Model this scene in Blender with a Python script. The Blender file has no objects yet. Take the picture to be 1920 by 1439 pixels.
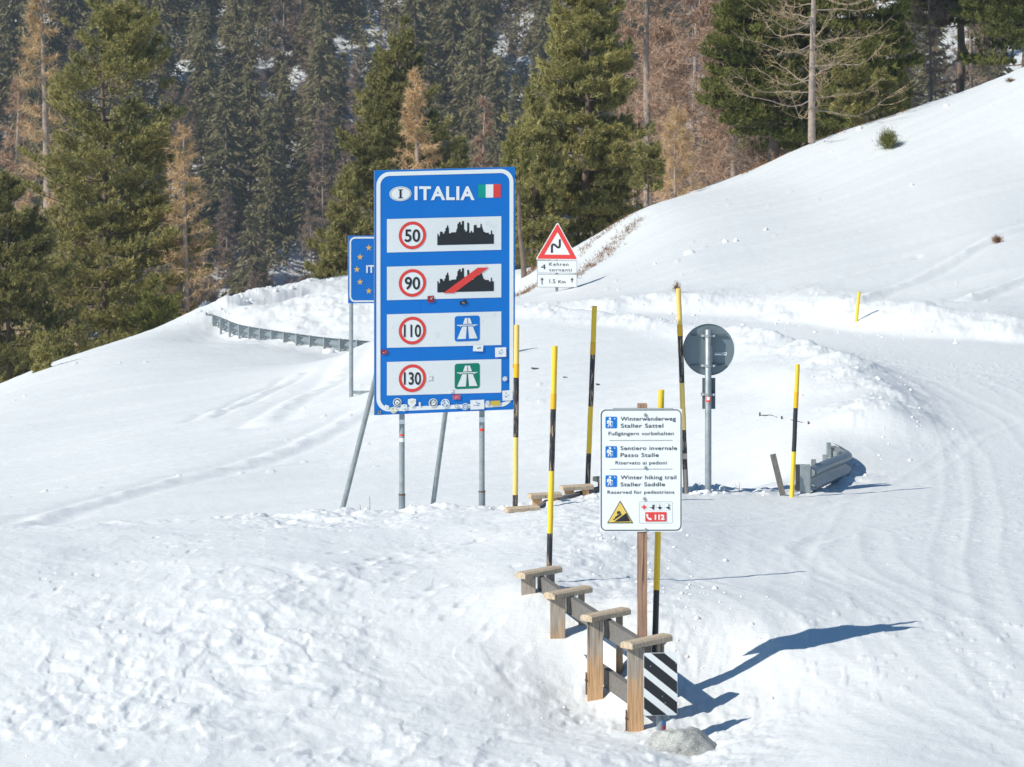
import bpy, bmesh, math, random
import numpy as np
from mathutils import Vector, Matrix

# ---------------------------------------------------------------- camera, world, sun, exposure
FPX = 6400.0      # focal length in photo pixels (photo 1920 wide)
HC = 5.7          # camera height over the lay-by snow
scene = bpy.context.scene
cam_d = bpy.data.cameras.new("camera")
cam = bpy.data.objects.new("camera", cam_d)
scene.collection.objects.link(cam)
cam.location = (0, 0, HC)
cam.rotation_euler = (math.radians(90), 0, 0)
cam_d.sensor_width = 36.0
cam_d.lens = 36.0 * FPX / 1920.0
cam_d.shift_y = -719.5 / 1920.0
cam_d.clip_start = 0.5
cam_d.clip_end = 3000
cam_d.dof.use_dof = True
cam_d.dof.focus_distance = 36.0
cam_d.dof.aperture_fstop = 9.0
scene.camera = cam

SUN_EL = math.radians(39)
SUN_AZ = math.radians(58.0)      # shadows run this far to the right of straight away from the camera
world = bpy.data.worlds.new("World")
scene.world = world
world.use_nodes = True
wn = world.node_tree
sky = wn.nodes.new('ShaderNodeTexSky')
sky.sky_type = 'NISHITA'
sky.sun_disc = False
sky.sun_elevation = SUN_EL
sky.altitude = 2000
sdir = Vector((math.sin(SUN_AZ) * math.cos(SUN_EL), math.cos(SUN_AZ) * math.cos(SUN_EL), -math.sin(SUN_EL)))
sky.sun_rotation = math.atan2(-sdir.x, -sdir.y)
bg = wn.nodes['Background']
bg.inputs[1].default_value = 0.10
tint = wn.nodes.new('ShaderNodeMix'); tint.data_type = 'RGBA'; tint.blend_type = 'MULTIPLY'
tint.inputs[0].default_value = 1.0; tint.inputs[7].default_value = (.47, .83, 1.0, 1)
wn.links.new(sky.outputs[0], tint.inputs[6]); wn.links.new(tint.outputs[2], bg.inputs[0])
sun_d = bpy.data.lights.new("sun", 'SUN')
sun_d.energy = 4.6
sun_d.angle = math.radians(0.5)
sun_d.color = (1.0, 0.975, 0.87)
sun = bpy.data.objects.new("sun", sun_d)
sun.rotation_euler = sdir.to_track_quat('-Z', 'Y').to_euler()
scene.collection.objects.link(sun)
scene.view_settings.view_transform = 'Standard'
scene.view_settings.look = 'None'
scene.view_settings.exposure = 0.05
scene.view_settings.gamma = 1.0
C = scene.collection
rnd = random.Random(7)


def PW(px, py, D):
    return Vector(((px - 960) * D / FPX, D, HC - py * D / FPX))


# ---------------------------------------------------------------- object helpers
def tag(o, label=None, cat=None, group=None, kind=None):
    if label: o['label'] = label
    if cat: o['category'] = cat
    if group: o['group'] = group
    if kind: o['kind'] = kind
    return o


def thing(name, loc, label, cat, group=None):
    o = bpy.data.objects.new(name, None)
    o.empty_display_size = 0.2
    C.objects.link(o)
    o.location = loc
    bpy.context.view_layer.update()
    return tag(o, label, cat, group)


def link_mesh(name, me, parent=None):
    """mesh is in world coordinates; when parented, keep it where it is"""
    o = bpy.data.objects.new(name, me)
    C.objects.link(o)
    if parent is not None:
        o.parent = parent
        root = Vector((0, 0, 0))
        p = parent
        while p is not None:
            root += p.location
            p = p.parent
        me.transform(Matrix.Translation(-root))
    return o


class MB:
    """collects polygons with material slots"""
    def __init__(self):
        self.v = []; self.f = []; self.m = []; self.mats = []; self.smooth = []

    def mi(self, mat):
        if mat not in self.mats: self.mats.append(mat)
        return self.mats.index(mat)

    def poly(self, pts, mat, smooth=False):
        i = len(self.v)
        self.v += [tuple(p) for p in pts]
        self.f.append(list(range(i, i + len(pts))))
        self.m.append(self.mi(mat)); self.smooth.append(smooth)

    def add(self, verts, faces, mat, smooth=False):
        i = len(self.v); k = self.mi(mat)
        self.v += [tuple(p) for p in verts]
        for f in faces:
            self.f.append([i + a for a in f]); self.m.append(k); self.smooth.append(smooth)

    def box(self, o, ax, ay, az, mat, bevel=0.0):
        """o = centre; ax, ay, az = half axis vectors"""
        o = Vector(o); ax = Vector(ax); ay = Vector(ay); az = Vector(az)
        if bevel <= 0:
            vs = [o + sx * ax + sy * ay + sz * az for sx in (-1, 1) for sy in (-1, 1) for sz in (-1, 1)]
            fs = [(0, 1, 3, 2), (4, 6, 7, 5), (0, 4, 5, 1), (2, 3, 7, 6), (0, 2, 6, 4), (1, 5, 7, 3)]
            self.add(vs, fs, mat)
            return
        bm = bmesh.new()
        bmesh.ops.create_cube(bm, size=2)
        M = Matrix((ax, ay, az)).transposed().to_4x4()
        M.translation = o
        bm.transform(M)
        bmesh.ops.bevel(bm, geom=bm.edges[:], offset=bevel, segments=2, affect='EDGES', profile=0.6)
        bm.verts.index_update()
        self.add([v.co.copy() for v in bm.verts], [[v.index for v in f.verts] for f in bm.faces], mat)
        bm.free()

    def tube(self, pts, radii, mat, n=10, caps=True, wob=0.0, seed=0):
        pts = [Vector(p) for p in pts]
        if not isinstance(radii, (list, tuple)): radii = [radii] * len(pts)
        rr = random.Random(seed)
        vs = []; fs = []
        for i, p in enumerate(pts):
            d = (pts[min(i + 1, len(pts) - 1)] - pts[max(i - 1, 0)]).normalized()
            a = d.cross(Vector((0.13, 1, 0.07))).normalized()
            if a.length < 0.1: a = Vector((1, 0, 0))
            b = d.cross(a).normalized()
            for k in range(n):
                t = 2 * math.pi * k / n
                r = radii[i] * (1 + wob * (rr.random() - .5))
                vs.append(p + a * math.cos(t) * r + b * math.sin(t) * r)
        for i in range(len(pts) - 1):
            for k in range(n):
                fs.append((i * n + k, i * n + (k + 1) % n, (i + 1) * n + (k + 1) % n, (i + 1) * n + k))
        self.add(vs, fs, mat, True)
        if caps:
            self.add(vs[:n], [list(range(n))[::-1]], mat)
            self.add(vs[-n:], [list(range(n))], mat)

    def build(self, name, parent=None):
        me = bpy.data.meshes.new(name)
        me.from_pydata(self.v, [], self.f)
        for m in self.mats: me.materials.append(m)
        me.polygons.foreach_set('material_index', self.m)
        me.polygons.foreach_set('use_smooth', self.smooth)
        me.update()
        return link_mesh(name, me, parent)


def np_mesh(name, V, F, mats, mi=None, smooth=False):
    me = bpy.data.meshes.new(name)
    V = np.ascontiguousarray(V, dtype=np.float32); F = np.ascontiguousarray(F, dtype=np.int32)
    k = F.shape[1]
    me.vertices.add(len(V)); me.vertices.foreach_set('co', V.ravel())
    me.loops.add(F.size); me.loops.foreach_set('vertex_index', F.ravel())
    me.polygons.add(len(F))
    me.polygons.foreach_set('loop_start', np.arange(0, F.size, k, dtype=np.int32))
    for m in mats: me.materials.append(m)
    if mi is not None: me.polygons.foreach_set('material_index', np.ascontiguousarray(mi, dtype=np.int32))
    me.polygons.foreach_set('use_smooth', np.full(len(F), smooth, dtype=bool))
    me.update(calc_edges=True)
    return me


# ---------------------------------------------------------------- materials
def new_mat(name):
    m = bpy.data.materials.new(name); m.use_nodes = True
    nt = m.node_tree
    return m, nt, nt.nodes['Principled BSDF']


def N(nt, t, **kw):
    n = nt.nodes.new(t)
    for k, v in kw.items():
        if k in n.inputs: n.inputs[k].default_value = v
        else: setattr(n, k, v)
    return n


def srgb(r, g, b):
    f = lambda c: ((c / 255 + 0.055) / 1.055) ** 2.4 if c / 255 > 0.04045 else c / 255 / 12.92
    return (f(r), f(g), f(b), 1)


def plain(name, col, rough=0.5, var=0.12, scale=6.0, metal=0.0, bump=0.0, spec=0.4, dirt=None, dirt_amt=0.0):
    m, nt, p = new_mat(name)
    tc = N(nt, 'ShaderNodeTexCoord')
    nz = N(nt, 'ShaderNodeTexNoise', Scale=scale, Detail=6.0, Roughness=0.6)
    nt.links.new(tc.outputs['Object'], nz.inputs['Vector'])
    mr = N(nt, 'ShaderNodeMapRange')
    mr.inputs[1].default_value = .3; mr.inputs[2].default_value = .7
    mr.inputs[3].default_value = 1 - var; mr.inputs[4].default_value = 1 + var * .5
    nt.links.new(nz.outputs[0], mr.inputs[0])
    mx = N(nt, 'ShaderNodeMix', data_type='RGBA', blend_type='MULTIPLY')
    mx.inputs[0].default_value = 1.0
    mx.inputs[6].default_value = col
    nt.links.new(mr.outputs[0], mx.inputs[7])
    out = mx.outputs[2]
    if dirt is not None:
        n2 = N(nt, 'ShaderNodeTexNoise', Scale=scale * 4, Detail=8.0, Roughness=0.7)
        nt.links.new(tc.outputs['Object'], n2.inputs['Vector'])
        r2 = N(nt, 'ShaderNodeMapRange')
        r2.inputs[1].default_value = .56; r2.inputs[2].default_value = .68
        r2.inputs[3].default_value = 0; r2.inputs[4].default_value = dirt_amt
        nt.links.new(n2.outputs[0], r2.inputs[0])
        m2 = N(nt, 'ShaderNodeMix', data_type='RGBA')
        nt.links.new(r2.outputs[0], m2.inputs[0]); nt.links.new(out, m2.inputs[6]); m2.inputs[7].default_value = dirt
        out = m2.outputs[2]
    nt.links.new(out, p.inputs['Base Color'])
    p.inputs['Roughness'].default_value = rough
    p.inputs['Metallic'].default_value = metal
    p.inputs['Specular IOR Level'].default_value = spec
    if bump:
        b = N(nt, 'ShaderNodeBump', Strength=bump, Distance=0.01)
        nt.links.new(nz.outputs[0], b.inputs['Height']); nt.links.new(b.outputs[0], p.inputs['Normal'])
    return m


def wood(name, c_grey, c_warm, z0, z1, streak=1.0):
    """weathered timber: grey top, warm bleached lower part, grain stretched along Z"""
    m, nt, p = new_mat(name)
    tc = N(nt, 'ShaderNodeTexCoord')
    mp = N(nt, 'ShaderNodeMapping'); mp.inputs['Scale'].default_value = (1, 1, 0.06 * streak)
    geo = N(nt, 'ShaderNodeNewGeometry')
    nt.links.new(geo.outputs['Position'], mp.inputs[0])
    nz = N(nt, 'ShaderNodeTexNoise', Scale=70.0, Detail=5.0, Roughness=0.65)
    nt.links.new(mp.outputs[0], nz.inputs['Vector'])
    sx = N(nt, 'ShaderNodeSeparateXYZ'); nt.links.new(geo.outputs['Position'], sx.inputs[0])
    n2 = N(nt, 'ShaderNodeTexNoise', Scale=6.0, Detail=3.0)
    nt.links.new(geo.outputs['Position'], n2.inputs['Vector'])
    ad = N(nt, 'ShaderNodeMath', operation='MULTIPLY_ADD'); ad.inputs[1].default_value = 0.45; 
    nt.links.new(n2.outputs[0], ad.inputs[0]); nt.links.new(sx.outputs[2], ad.inputs[2])
    mr = N(nt, 'ShaderNodeMapRange'); mr.inputs[1].default_value = z0 + .22; mr.inputs[2].default_value = z1 + .22
    mr.interpolation_type = 'SMOOTHSTEP'
    nt.links.new(ad.outputs[0], mr.inputs[0])
    mx = N(nt, 'ShaderNodeMix', data_type='RGBA')
    mx.inputs[6].default_value = c_warm; mx.inputs[7].default_value = c_grey
    nt.links.new(mr.outputs[0], mx.inputs[0])
    g = N(nt, 'ShaderNodeMapRange'); g.inputs[1].default_value = .3; g.inputs[2].default_value = .72
    g.inputs[3].default_value = .55; g.inputs[4].default_value = 1.15
    nt.links.new(nz.outputs[0], g.inputs[0])
    mu = N(nt, 'ShaderNodeMix', data_type='RGBA', blend_type='MULTIPLY'); mu.inputs[0].default_value = 1
    nt.links.new(mx.outputs[2], mu.inputs[6]); nt.links.new(g.outputs[0], mu.inputs[7])
    m3 = N(nt, 'ShaderNodeMapping'); m3.inputs['Scale'].default_value = (1, 1, 0.025 * streak); nt.links.new(geo.outputs['Position'], m3.inputs[0])
    n4 = N(nt, 'ShaderNodeTexNoise', Scale=42.0, Detail=3.0, Roughness=.5); nt.links.new(m3.outputs[0], n4.inputs['Vector'])
    ck = N(nt, 'ShaderNodeMapRange'); ck.inputs[1].default_value = .655; ck.inputs[2].default_value = .68; ck.inputs[3].default_value = 1; ck.inputs[4].default_value = .35
    nt.links.new(n4.outputs[0], ck.inputs[0])
    m5 = N(nt, 'ShaderNodeMix', data_type='RGBA', blend_type='MULTIPLY'); m5.inputs[0].default_value = 1
    nt.links.new(mu.outputs[2], m5.inputs[6]); nt.links.new(ck.outputs[0], m5.inputs[7])
    nt.links.new(m5.outputs[2], p.inputs['Base Color'])
    p.inputs['Roughness'].default_value = .8
    b = N(nt, 'ShaderNodeBump', Strength=0.5, Distance=0.004)
    nt.links.new(nz.outputs[0], b.inputs['Height']); nt.links.new(b.outputs[0], p.inputs['Normal'])
    return m


def peeling(name, paint, under, amount):
    m, nt, p = new_mat(name)
    geo = N(nt, 'ShaderNodeNewGeometry')
    mp = N(nt, 'ShaderNodeMapping'); mp.inputs['Scale'].default_value = (1, 1, 0.12)
    nt.links.new(geo.outputs['Position'], mp.inputs[0])
    nz = N(nt, 'ShaderNodeTexNoise', Scale=60.0, Detail=6.0, Roughness=0.7)
    nt.links.new(mp.outputs[0], nz.inputs['Vector'])
    mr = N(nt, 'ShaderNodeMapRange'); mr.inputs[1].default_value = .66 - amount * .3; mr.inputs[2].default_value = .72 - amount * .3
    nt.links.new(nz.outputs[0], mr.inputs[0])
    mx = N(nt, 'ShaderNodeMix', data_type='RGBA')
    mx.inputs[6].default_value = paint; mx.inputs[7].default_value = under
    nt.links.new(mr.outputs[0], mx.inputs[0]); nt.links.new(mx.outputs[2], p.inputs['Base Color'])
    p.inputs['Roughness'].default_value = .6
    b = N(nt, 'ShaderNodeBump', Strength=0.3, Distance=0.003)
    nt.links.new(nz.outputs[0], b.inputs['Height']); nt.links.new(b.outputs[0], p.inputs['Normal'])
    return m


def snow_mat(name):
    m, nt, p = new_mat(name)
    geo = N(nt, 'ShaderNodeNewGeometry')
    n1 = N(nt, 'ShaderNodeTexNoise', Scale=9.0, Detail=5.0, Roughness=0.65)
    n2 = N(nt, 'ShaderNodeTexNoise', Scale=55.0, Detail=4.0, Roughness=0.7)
    for n in (n1, n2): nt.links.new(geo.outputs['Position'], n.inputs['Vector'])
    b1 = N(nt, 'ShaderNodeBump', Strength=0.55, Distance=0.02)
    b2 = N(nt, 'ShaderNodeBump', Strength=0.5, Distance=0.008)
    nt.links.new(n1.outputs[0], b1.inputs['Height'])
    nt.links.new(n2.outputs[0], b2.inputs['Height']); nt.links.new(b1.outputs[0], b2.inputs['Normal'])
    nt.links.new(b2.outputs[0], p.inputs['Normal'])
    n3 = N(nt, 'ShaderNodeTexNoise', Scale=0.5, Detail=5.0, Roughness=0.6)
    nt.links.new(geo.outputs['Position'], n3.inputs['Vector'])
    cr = N(nt, 'ShaderNodeMix', data_type='RGBA')
    cr.inputs[6].default_value = (0.82, 0.82, 0.825, 1); cr.inputs[7].default_value = (0.875, 0.87, 0.865, 1)
    nt.links.new(n3.outputs[0], cr.inputs[0])
    at_ = N(nt, 'ShaderNodeAttribute', attribute_name='packed')
    pk = N(nt, 'ShaderNodeMix', data_type='RGBA'); pk.inputs[7].default_value = (0.735, 0.74, 0.745, 1)
    nt.links.new(at_.outputs['Fac'], pk.inputs[0]); nt.links.new(cr.outputs[2], pk.inputs[6]); nt.links.new(pk.outputs[2], p.inputs['Base Color'])
    p.inputs['Roughness'].default_value = .62
    p.inputs['Specular IOR Level'].default_value = .35
    return m


def foliage(name, c1, c2, trans=0.28, rough=.55):
    m, nt, p = new_mat(name)
    geo = N(nt, 'ShaderNodeNewGeometry')
    oi = N(nt, 'ShaderNodeObjectInfo')
    nz = N(nt, 'ShaderNodeTexNoise', Scale=0.9, Detail=3.0)
    nt.links.new(geo.outputs['Position'], nz.inputs['Vector'])
    ad = N(nt, 'ShaderNodeMath', operation='MULTIPLY_ADD'); ad.inputs[1].default_value = .45
    nt.links.new(geo.outputs['Random Per Island'], ad.inputs[0])
    mr = N(nt, 'ShaderNodeMapRange'); mr.inputs[1].default_value = .3; mr.inputs[2].default_value = .7
    mr.inputs[3].default_value = 0; mr.inputs[4].default_value = .45
    nt.links.new(nz.outputs[0], mr.inputs[0]); nt.links.new(mr.outputs[0], ad.inputs[2])
    ad2 = N(nt, 'ShaderNodeMath', operation='MULTIPLY_ADD'); ad2.inputs[1].default_value = .35
    nt.links.new(oi.outputs['Random'], ad2.inputs[0]); nt.links.new(ad.outputs[0], ad2.inputs[2])
    mx = N(nt, 'ShaderNodeMix', data_type='RGBA'); mx.inputs[6].default_value = c1; mx.inputs[7].default_value = c2
    nt.links.new(ad2.outputs[0], mx.inputs[0])
    nt.links.new(mx.outputs[2], p.inputs['Base Color'])
    p.inputs['Roughness'].default_value = rough
    p.inputs['Specular IOR Level'].default_value = .3
    tr = N(nt, 'ShaderNodeBsdfTranslucent'); nt.links.new(mx.outputs[2], tr.inputs[0])
    ms = N(nt, 'ShaderNodeMixShader'); ms.inputs[0].default_value = trans
    nt.links.new(p.outputs[0], ms.inputs[1]); nt.links.new(tr.outputs[0], ms.inputs[2])
    nt.links.new(ms.outputs[0], nt.nodes['Material Output'].inputs[0])
    return m


M_snow = snow_mat('snow')
M_blue = plain('sign_blue', srgb(0, 118, 208), .5, .05, 2.0, dirt=srgb(40, 120, 190), dirt_amt=.25)
M_white = plain('sign_white', srgb(246, 246, 244), .4, .04, 3.0)
M_panelw = plain('sign_panel_white', srgb(240, 240, 239), .4, .06, 2.0, dirt=srgb(205, 203, 196), dirt_amt=.35)
M_black = plain('sign_black', srgb(42, 44, 48), .45, .1, 20)
M_navy = plain('sign_navy', srgb(32, 42, 62), .45, .1, 20)
M_red = plain('sign_red', srgb(236, 70, 64), .4, .05, 5)
M_green = plain('flag_green', srgb(0, 160, 140), .4, .05, 5)
M_mgreen = plain('motorway_green', srgb(0, 130, 105), .4, .05, 5)
M_yel = plain('warning_yellow', srgb(240, 205, 105), .4, .05, 5)
M_star = plain('star_yellow', srgb(245, 195, 90), .4, .05, 5)
M_greyline = plain('thin_grey', srgb(120, 124, 130), .5, .05, 5)
M_galv = plain('galvanised_steel', srgb(160, 167, 170), .45, .25, 14, metal=.25, dirt=srgb(95, 90, 85), dirt_amt=.5)
M_galvd = plain('galvanised_dark', srgb(142, 151, 156), .5, .2, 9, metal=.2)
M_plate = plain('sign_back_grey', srgb(124, 136, 142), .5, .08, 4, metal=.2)
M_plated = plain('sign_back_dark', srgb(98, 108, 116), .5, .08, 4, metal=.2)
M_rust = plain('rust_brown', srgb(112, 84, 66), .8, .3, 40)
M_woodg = wood('fence_timber', srgb(176, 162, 148), srgb(206, 164, 122), .22, .50)
M_woodc = wood('cap_timber', srgb(204, 184, 160), srgb(220, 194, 164), -3, 4, 8)
M_rail = wood('rail_timber', srgb(128, 124, 120), srgb(128, 120, 114), -3, 4, 12)
M_post = wood('signpost_timber', srgb(182, 142, 116), srgb(176, 140, 118), -3, 4)
M_poley = peeling('pole_yellow', srgb(250, 206, 56), srgb(226, 196, 110), .15)
M_polep = peeling('pole_pale_yellow', srgb(246, 208, 118), srgb(232, 200, 140), .2)
M_polea = plain('pole_amber', srgb(244, 186, 44), .35, .06, 20)
M_poleb = peeling('pole_black_worn', srgb(44, 44, 50), srgb(176, 152, 126), .42)
M_polek = peeling('pole_black', srgb(46, 48, 54), srgb(110, 104, 100), .1)
M_poleg = plain('pole_grey', srgb(150, 142, 136), .8, .2, 20)
M_skin = {}


# ---------------------------------------------------------------- noise
def _h(ix, iy, s):
    n = (ix.astype(np.int64) * 374761393 + iy.astype(np.int64) * 668265263 + s * 2147483647) & 0xffffffff
    n = ((n ^ (n >> 13)) * 1274126177) & 0xffffffff
    n = ((n ^ (n >> 15)) * 2246822519) & 0xffffffff
    return ((n ^ (n >> 16)) & 0xffff) / 65535.0


def vn(x, y, s=0):
    ix = np.floor(x); iy = np.floor(y); fx = x - ix; fy = y - iy
    fx = fx * fx * fx * (fx * (fx * 6 - 15) + 10); fy = fy * fy * fy * (fy * (fy * 6 - 15) + 10)
    a = _h(ix, iy, s); b = _h(ix + 1, iy, s); c = _h(ix, iy + 1, s); d = _h(ix + 1, iy + 1, s)
    return (a + (b - a) * fx) * (1 - fy) + (c + (d - c) * fx) * fy - .5


def fbm(x, y, s=0, o=4, g=.5):
    r = 0; a = 1
    for i in range(o):
        r = r + a * vn(x * 2 ** i + 13.7 * i, y * 2 ** i - 7.1 * i, s + i); a *= g
    return r


def sstep(a, b, x):
    t = np.clip((x - a) / (b - a), 0, 1)
    return t * t * (3 - 2 * t)


# ---------------------------------------------------------------- terrain
class TPS:
    def __init__(self, pts, sy):
        P = np.array([[(p[0] - 960) * p[2] / FPX, p[2] * sy, HC - p[1] * p[2] / FPX] for p in pts])
        self.sy = sy; self.P = P[:, :2]; n = len(P)
        d = np.linalg.norm(self.P[:, None] - self.P[None], axis=2)
        K = np.where(d > 0, d * d * np.log(d + 1e-9), 0) + np.eye(n) * 0.02
        Q = np.c_[np.ones(n), self.P]
        A = np.zeros((n + 3, n + 3)); A[:n, :n] = K; A[:n, n:] = Q; A[n:, :n] = Q.T
        self.w = np.linalg.solve(A, np.r_[P[:, 2], 0, 0, 0])

    def __call__(self, X, Y):
        x = X.ravel(); y = (Y * self.sy).ravel(); out = self.w[-3] + self.w[-2] * x + self.w[-1] * y
        for i, p in enumerate(self.P):
            d2 = (x - p[0]) ** 2 + (y - p[1]) ** 2
            out = out + self.w[i] * .5 * d2 * np.log(d2 + 1e-12)
        return out.reshape(X.shape)


# (photo x, photo y, distance) read off the photograph: lay-by and road
RZ = .25
def road_z(py): return float(np.interp(py, [700, 860, 940, 1050, 1200, 1300, 1439], [-.25, -.18, .02, .30, .45, .45, .36]))
def road(px, py): return (px, py, FPX * (HC - road_z(py)) / py)
A_pts = [(-300, 1439, 25), (0, 1439, 25), (400, 1439, 25.1), (800, 1439, 25.1), (1150, 1439, 25.2),
         (0, 1300, 27.5), (500, 1300, 27.5), (900, 1300, 27.6), (0, 1180, 29.6), (500, 1180, 29.4), (900, 1180, 29.2),
         (-300, 1100, 31.3), (0, 1090, 31.6), (500, 1085, 31.3), (900, 1088, 30.9), (300, 1020, 34.2), (800, 1020, 34.1),
         (0, 990, 37.2), (300, 980, 37.5), (640, 962, 37.9), (960, 960, 37.8), (-400, 1000, 37),
         (1058, 1185, 29.0), (1005, 1098, 30.1), (1060, 1095, 30.5), (1126, 1308, 27.9), (1200, 1376, 26.8), (1240, 1384, 26.3), (1290, 1405, 26.2),
         (1040, 1085, 30.9), (1000, 1010, 33.6), (1040, 955, 37.3), (1130, 935, 38.3), (1300, 922, 39.6),
         (1330, 1290, 27.5), (1295, 1318, 27.2), (1420, 1240, 27.8), (1265, 1345, 26.95), (1200, 1215, 28.2), (1120, 1100, 30.6), (1200, 1000, 33.6), (1450, 1400, 25.2),
         (1380, 1400, 25.5), (1485, 926, 39.9), (1540, 918, 40.6),
         road(1600, 1400), road(1900, 1439), road(2300, 1439), road(1420, 1200), road(1700, 1200), road(1900, 1200), road(2300, 1200),
         road(1300, 1080), road(1500, 1080), road(1800, 1050), road(2200, 1000), road(1420, 980), road(1650, 940),
         road(1650, 860), road(1800, 860), road(2200, 860), road(1700, 780), road(1900, 760), road(2300, 780), road(1640, 720),
         road(1900, 700), road(2300, 700), road(1500, 670), (1400, 645, 60.5), (1300, 632, 62), (1100, 606, 64.5), (960, 605, 66.5),
         (1180, 1439, 25.2), (1300, 1439, 25.5)]
B_pts = [(-300, 1000, 44), (0, 985, 45), (300, 978, 45), (640, 948, 46), (960, 950, 45), (1130, 920, 46), (1300, 912, 45), (1450, 905, 44),
         (0, 930, 50), (300, 900, 50), (640, 850, 52), (960, 850, 50), (1300, 800, 50), (1450, 840, 46),
         (0, 850, 60), (300, 800, 60), (657, 750, 58), (960, 750, 54), (1300, 700, 55), (1450, 740, 51.5),
         (0, 770, 72), (300, 710, 75), (640, 705, 66), (960, 650, 60), (1300, 652, 59),
         (300, 647, 88), (450, 648, 90), (560, 665, 86), (700, 675, 82), (412, 622, 95.8), (450, 633, 94), (500, 642, 92), (560, 651, 90), (620, 657, 88.3), (700, 664, 86.4), (450, 612, 95.6), (560, 630, 91.8), (640, 639, 89.5), (740, 648, 87), (0, 735, 80), (200, 652, 88), (385, 592, 97), (-300, 830, 75),
         (1600, 800, 46), (1560, 860, 43), (1550, 760, 48.5), (1500, 700, 52.3), (1585, 705, 53.5), (1430, 655, 57.5), (1300, 622, 60.5),
         (1100, 600, 63.5), (960, 592, 65), (840, 580, 71),
         # hairpin road shelf
         (450, 600, 96), (560, 575, 97), (640, 600, 93), (700, 600, 92), (560, 545, 103), (650, 530, 105), (720, 528, 104), (450, 568, 102),
         # hill
         (1920, 656, 59.4), (1700, 645, 60.8), (1500, 615, 63.8), (1700, 603, 62.0), (1550, 592, 64.4), (1620, 598, 63.2), (1900, 615, 60.8), (2200, 625, 60.2), (1400, 596, 66), (2300, 650, 59.5),
         (1200, 560, 69), (1050, 570, 70), (960, 575, 71),
         (980, 560, 75), (1045, 543, 76), (1080, 525, 77), (1150, 470, 80), (1190, 420, 82), (1225, 387, 84), (1300, 365, 86),
         (1400, 330, 87), (1470, 292, 88), (1540, 264, 88), (1600, 241, 88), (1750, 191, 88), (1920, 126, 88), (2200, 30, 88),
         (1300, 500, 72), (1500, 450, 74), (1500, 350, 82), (1700, 450, 72), (1700, 300, 81), (1900, 450, 70), (1900, 250, 81), (1700, 560, 65),
         (1900, 560, 64), (1500, 540, 68), (2300, 400, 72),
         # behind the ridge
         (1300, 372, 93), (1400, 345, 94), (1540, 290, 95), (1750, 225, 95), (1920, 165, 95), (1920, 240, 115), (1600, 320, 115),
         (1300, 450, 115), (1225, 400, 92), (1150, 455, 96), (1000, 505, 98), (1100, 480, 104), (900, 545, 92), (1000, 520, 112),
         (200, 760, 110), (0, 880, 110), (385, 690, 112), (-300, 950, 100), (560, 600, 120), (700, 590, 125), (0, 900, 140), (400, 760, 140),
         (800, 620, 140), (1200, 560, 140), (1600, 430, 145), (1920, 380, 145), (2300, 200, 120)]
tA = TPS(A_pts, .5); tB = TPS(B_pts, .35)

near_edge = [(-1200, 1040, 37), (-400, 1010, 37), (0, 993, 37.2), (300, 984, 37.5), (500, 968, 37.7), (700, 962, 38), (960, 958, 38), (1130, 938, 38.6),
             (1300, 920, 39.8), (1485, 922, 40.2), (1560, 900, 41.6), (1600, 860, 43.6), (1655, 805, 46.8), (1640, 755, 50), (1580, 700, 54),
             (1400, 642, 59.5), (1250, 618, 62), (1100, 603, 64), (960, 592, 66)]
far_edge = [(960, 600, 68), (1200, 610, 67.5), (1400, 620, 66), (1500, 630, 64.5), (1600, 645, 62.5), (1700, 655, 61), (1920, 668, 59.5), (2400, 680, 58), (4200, 700, 55)]
poly = [((p[0] - 960) * p[2] / FPX, p[2]) for p in near_edge + far_edge] + [(60, 8), (-60, 8)]
poly = np.array(poly)
fork = [((p[0] - 960) * p[2] / FPX, p[2]) for p in near_edge]


def sd_poly(X, Y, P):
    sgn = np.zeros(X.shape, bool); best = np.full(X.shape, 1e9)
    n = len(P)
    for i in range(n):
        ax, ay = P[i]; bx, by = P[(i + 1) % n]
        ex, ey = bx - ax, by - ay
        t = np.clip(((X - ax) * ex + (Y - ay) * ey) / (ex * ex + ey * ey), 0, 1)
        best = np.minimum(best, (X - ax - ex * t) ** 2 + (Y - ay - ey * t) ** 2)
        c = ((ay > Y) != (by > Y)) & (X < ex * (Y - ay) / (ey + 1e-12) + ax)
        sgn ^= c
    return np.where(sgn, -1, 1) * np.sqrt(best)


def d_line(X, Y, P):
    """unsigned distance and running length along an open line"""
    best = np.full(X.shape, 1e9); s = np.zeros(X.shape); L = 0
    for i in range(len(P) - 1):
        ax, ay = P[i]; bx, by = P[i + 1]; ex, ey = bx - ax, by - ay; l = math.hypot(ex, ey)
        t = np.clip(((X - ax) * ex + (Y - ay) * ey) / (l * l), 0, 1)
        d = (X - ax - ex * t) ** 2 + (Y - ay - ey * t) ** 2
        m = d < best
        best = np.where(m, d, best); s = np.where(m, L + t * l, s); L += l
    return np.sqrt(best), s


def L3(lst): return [((p[0] - 960) * p[2] / FPX, p[2]) for p in lst]
def LR(lst): return [((p[0] - 960) * (HC - road_z(p[1])) / p[1], FPX * (HC - road_z(p[1])) / p[1]) for p in lst]

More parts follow.
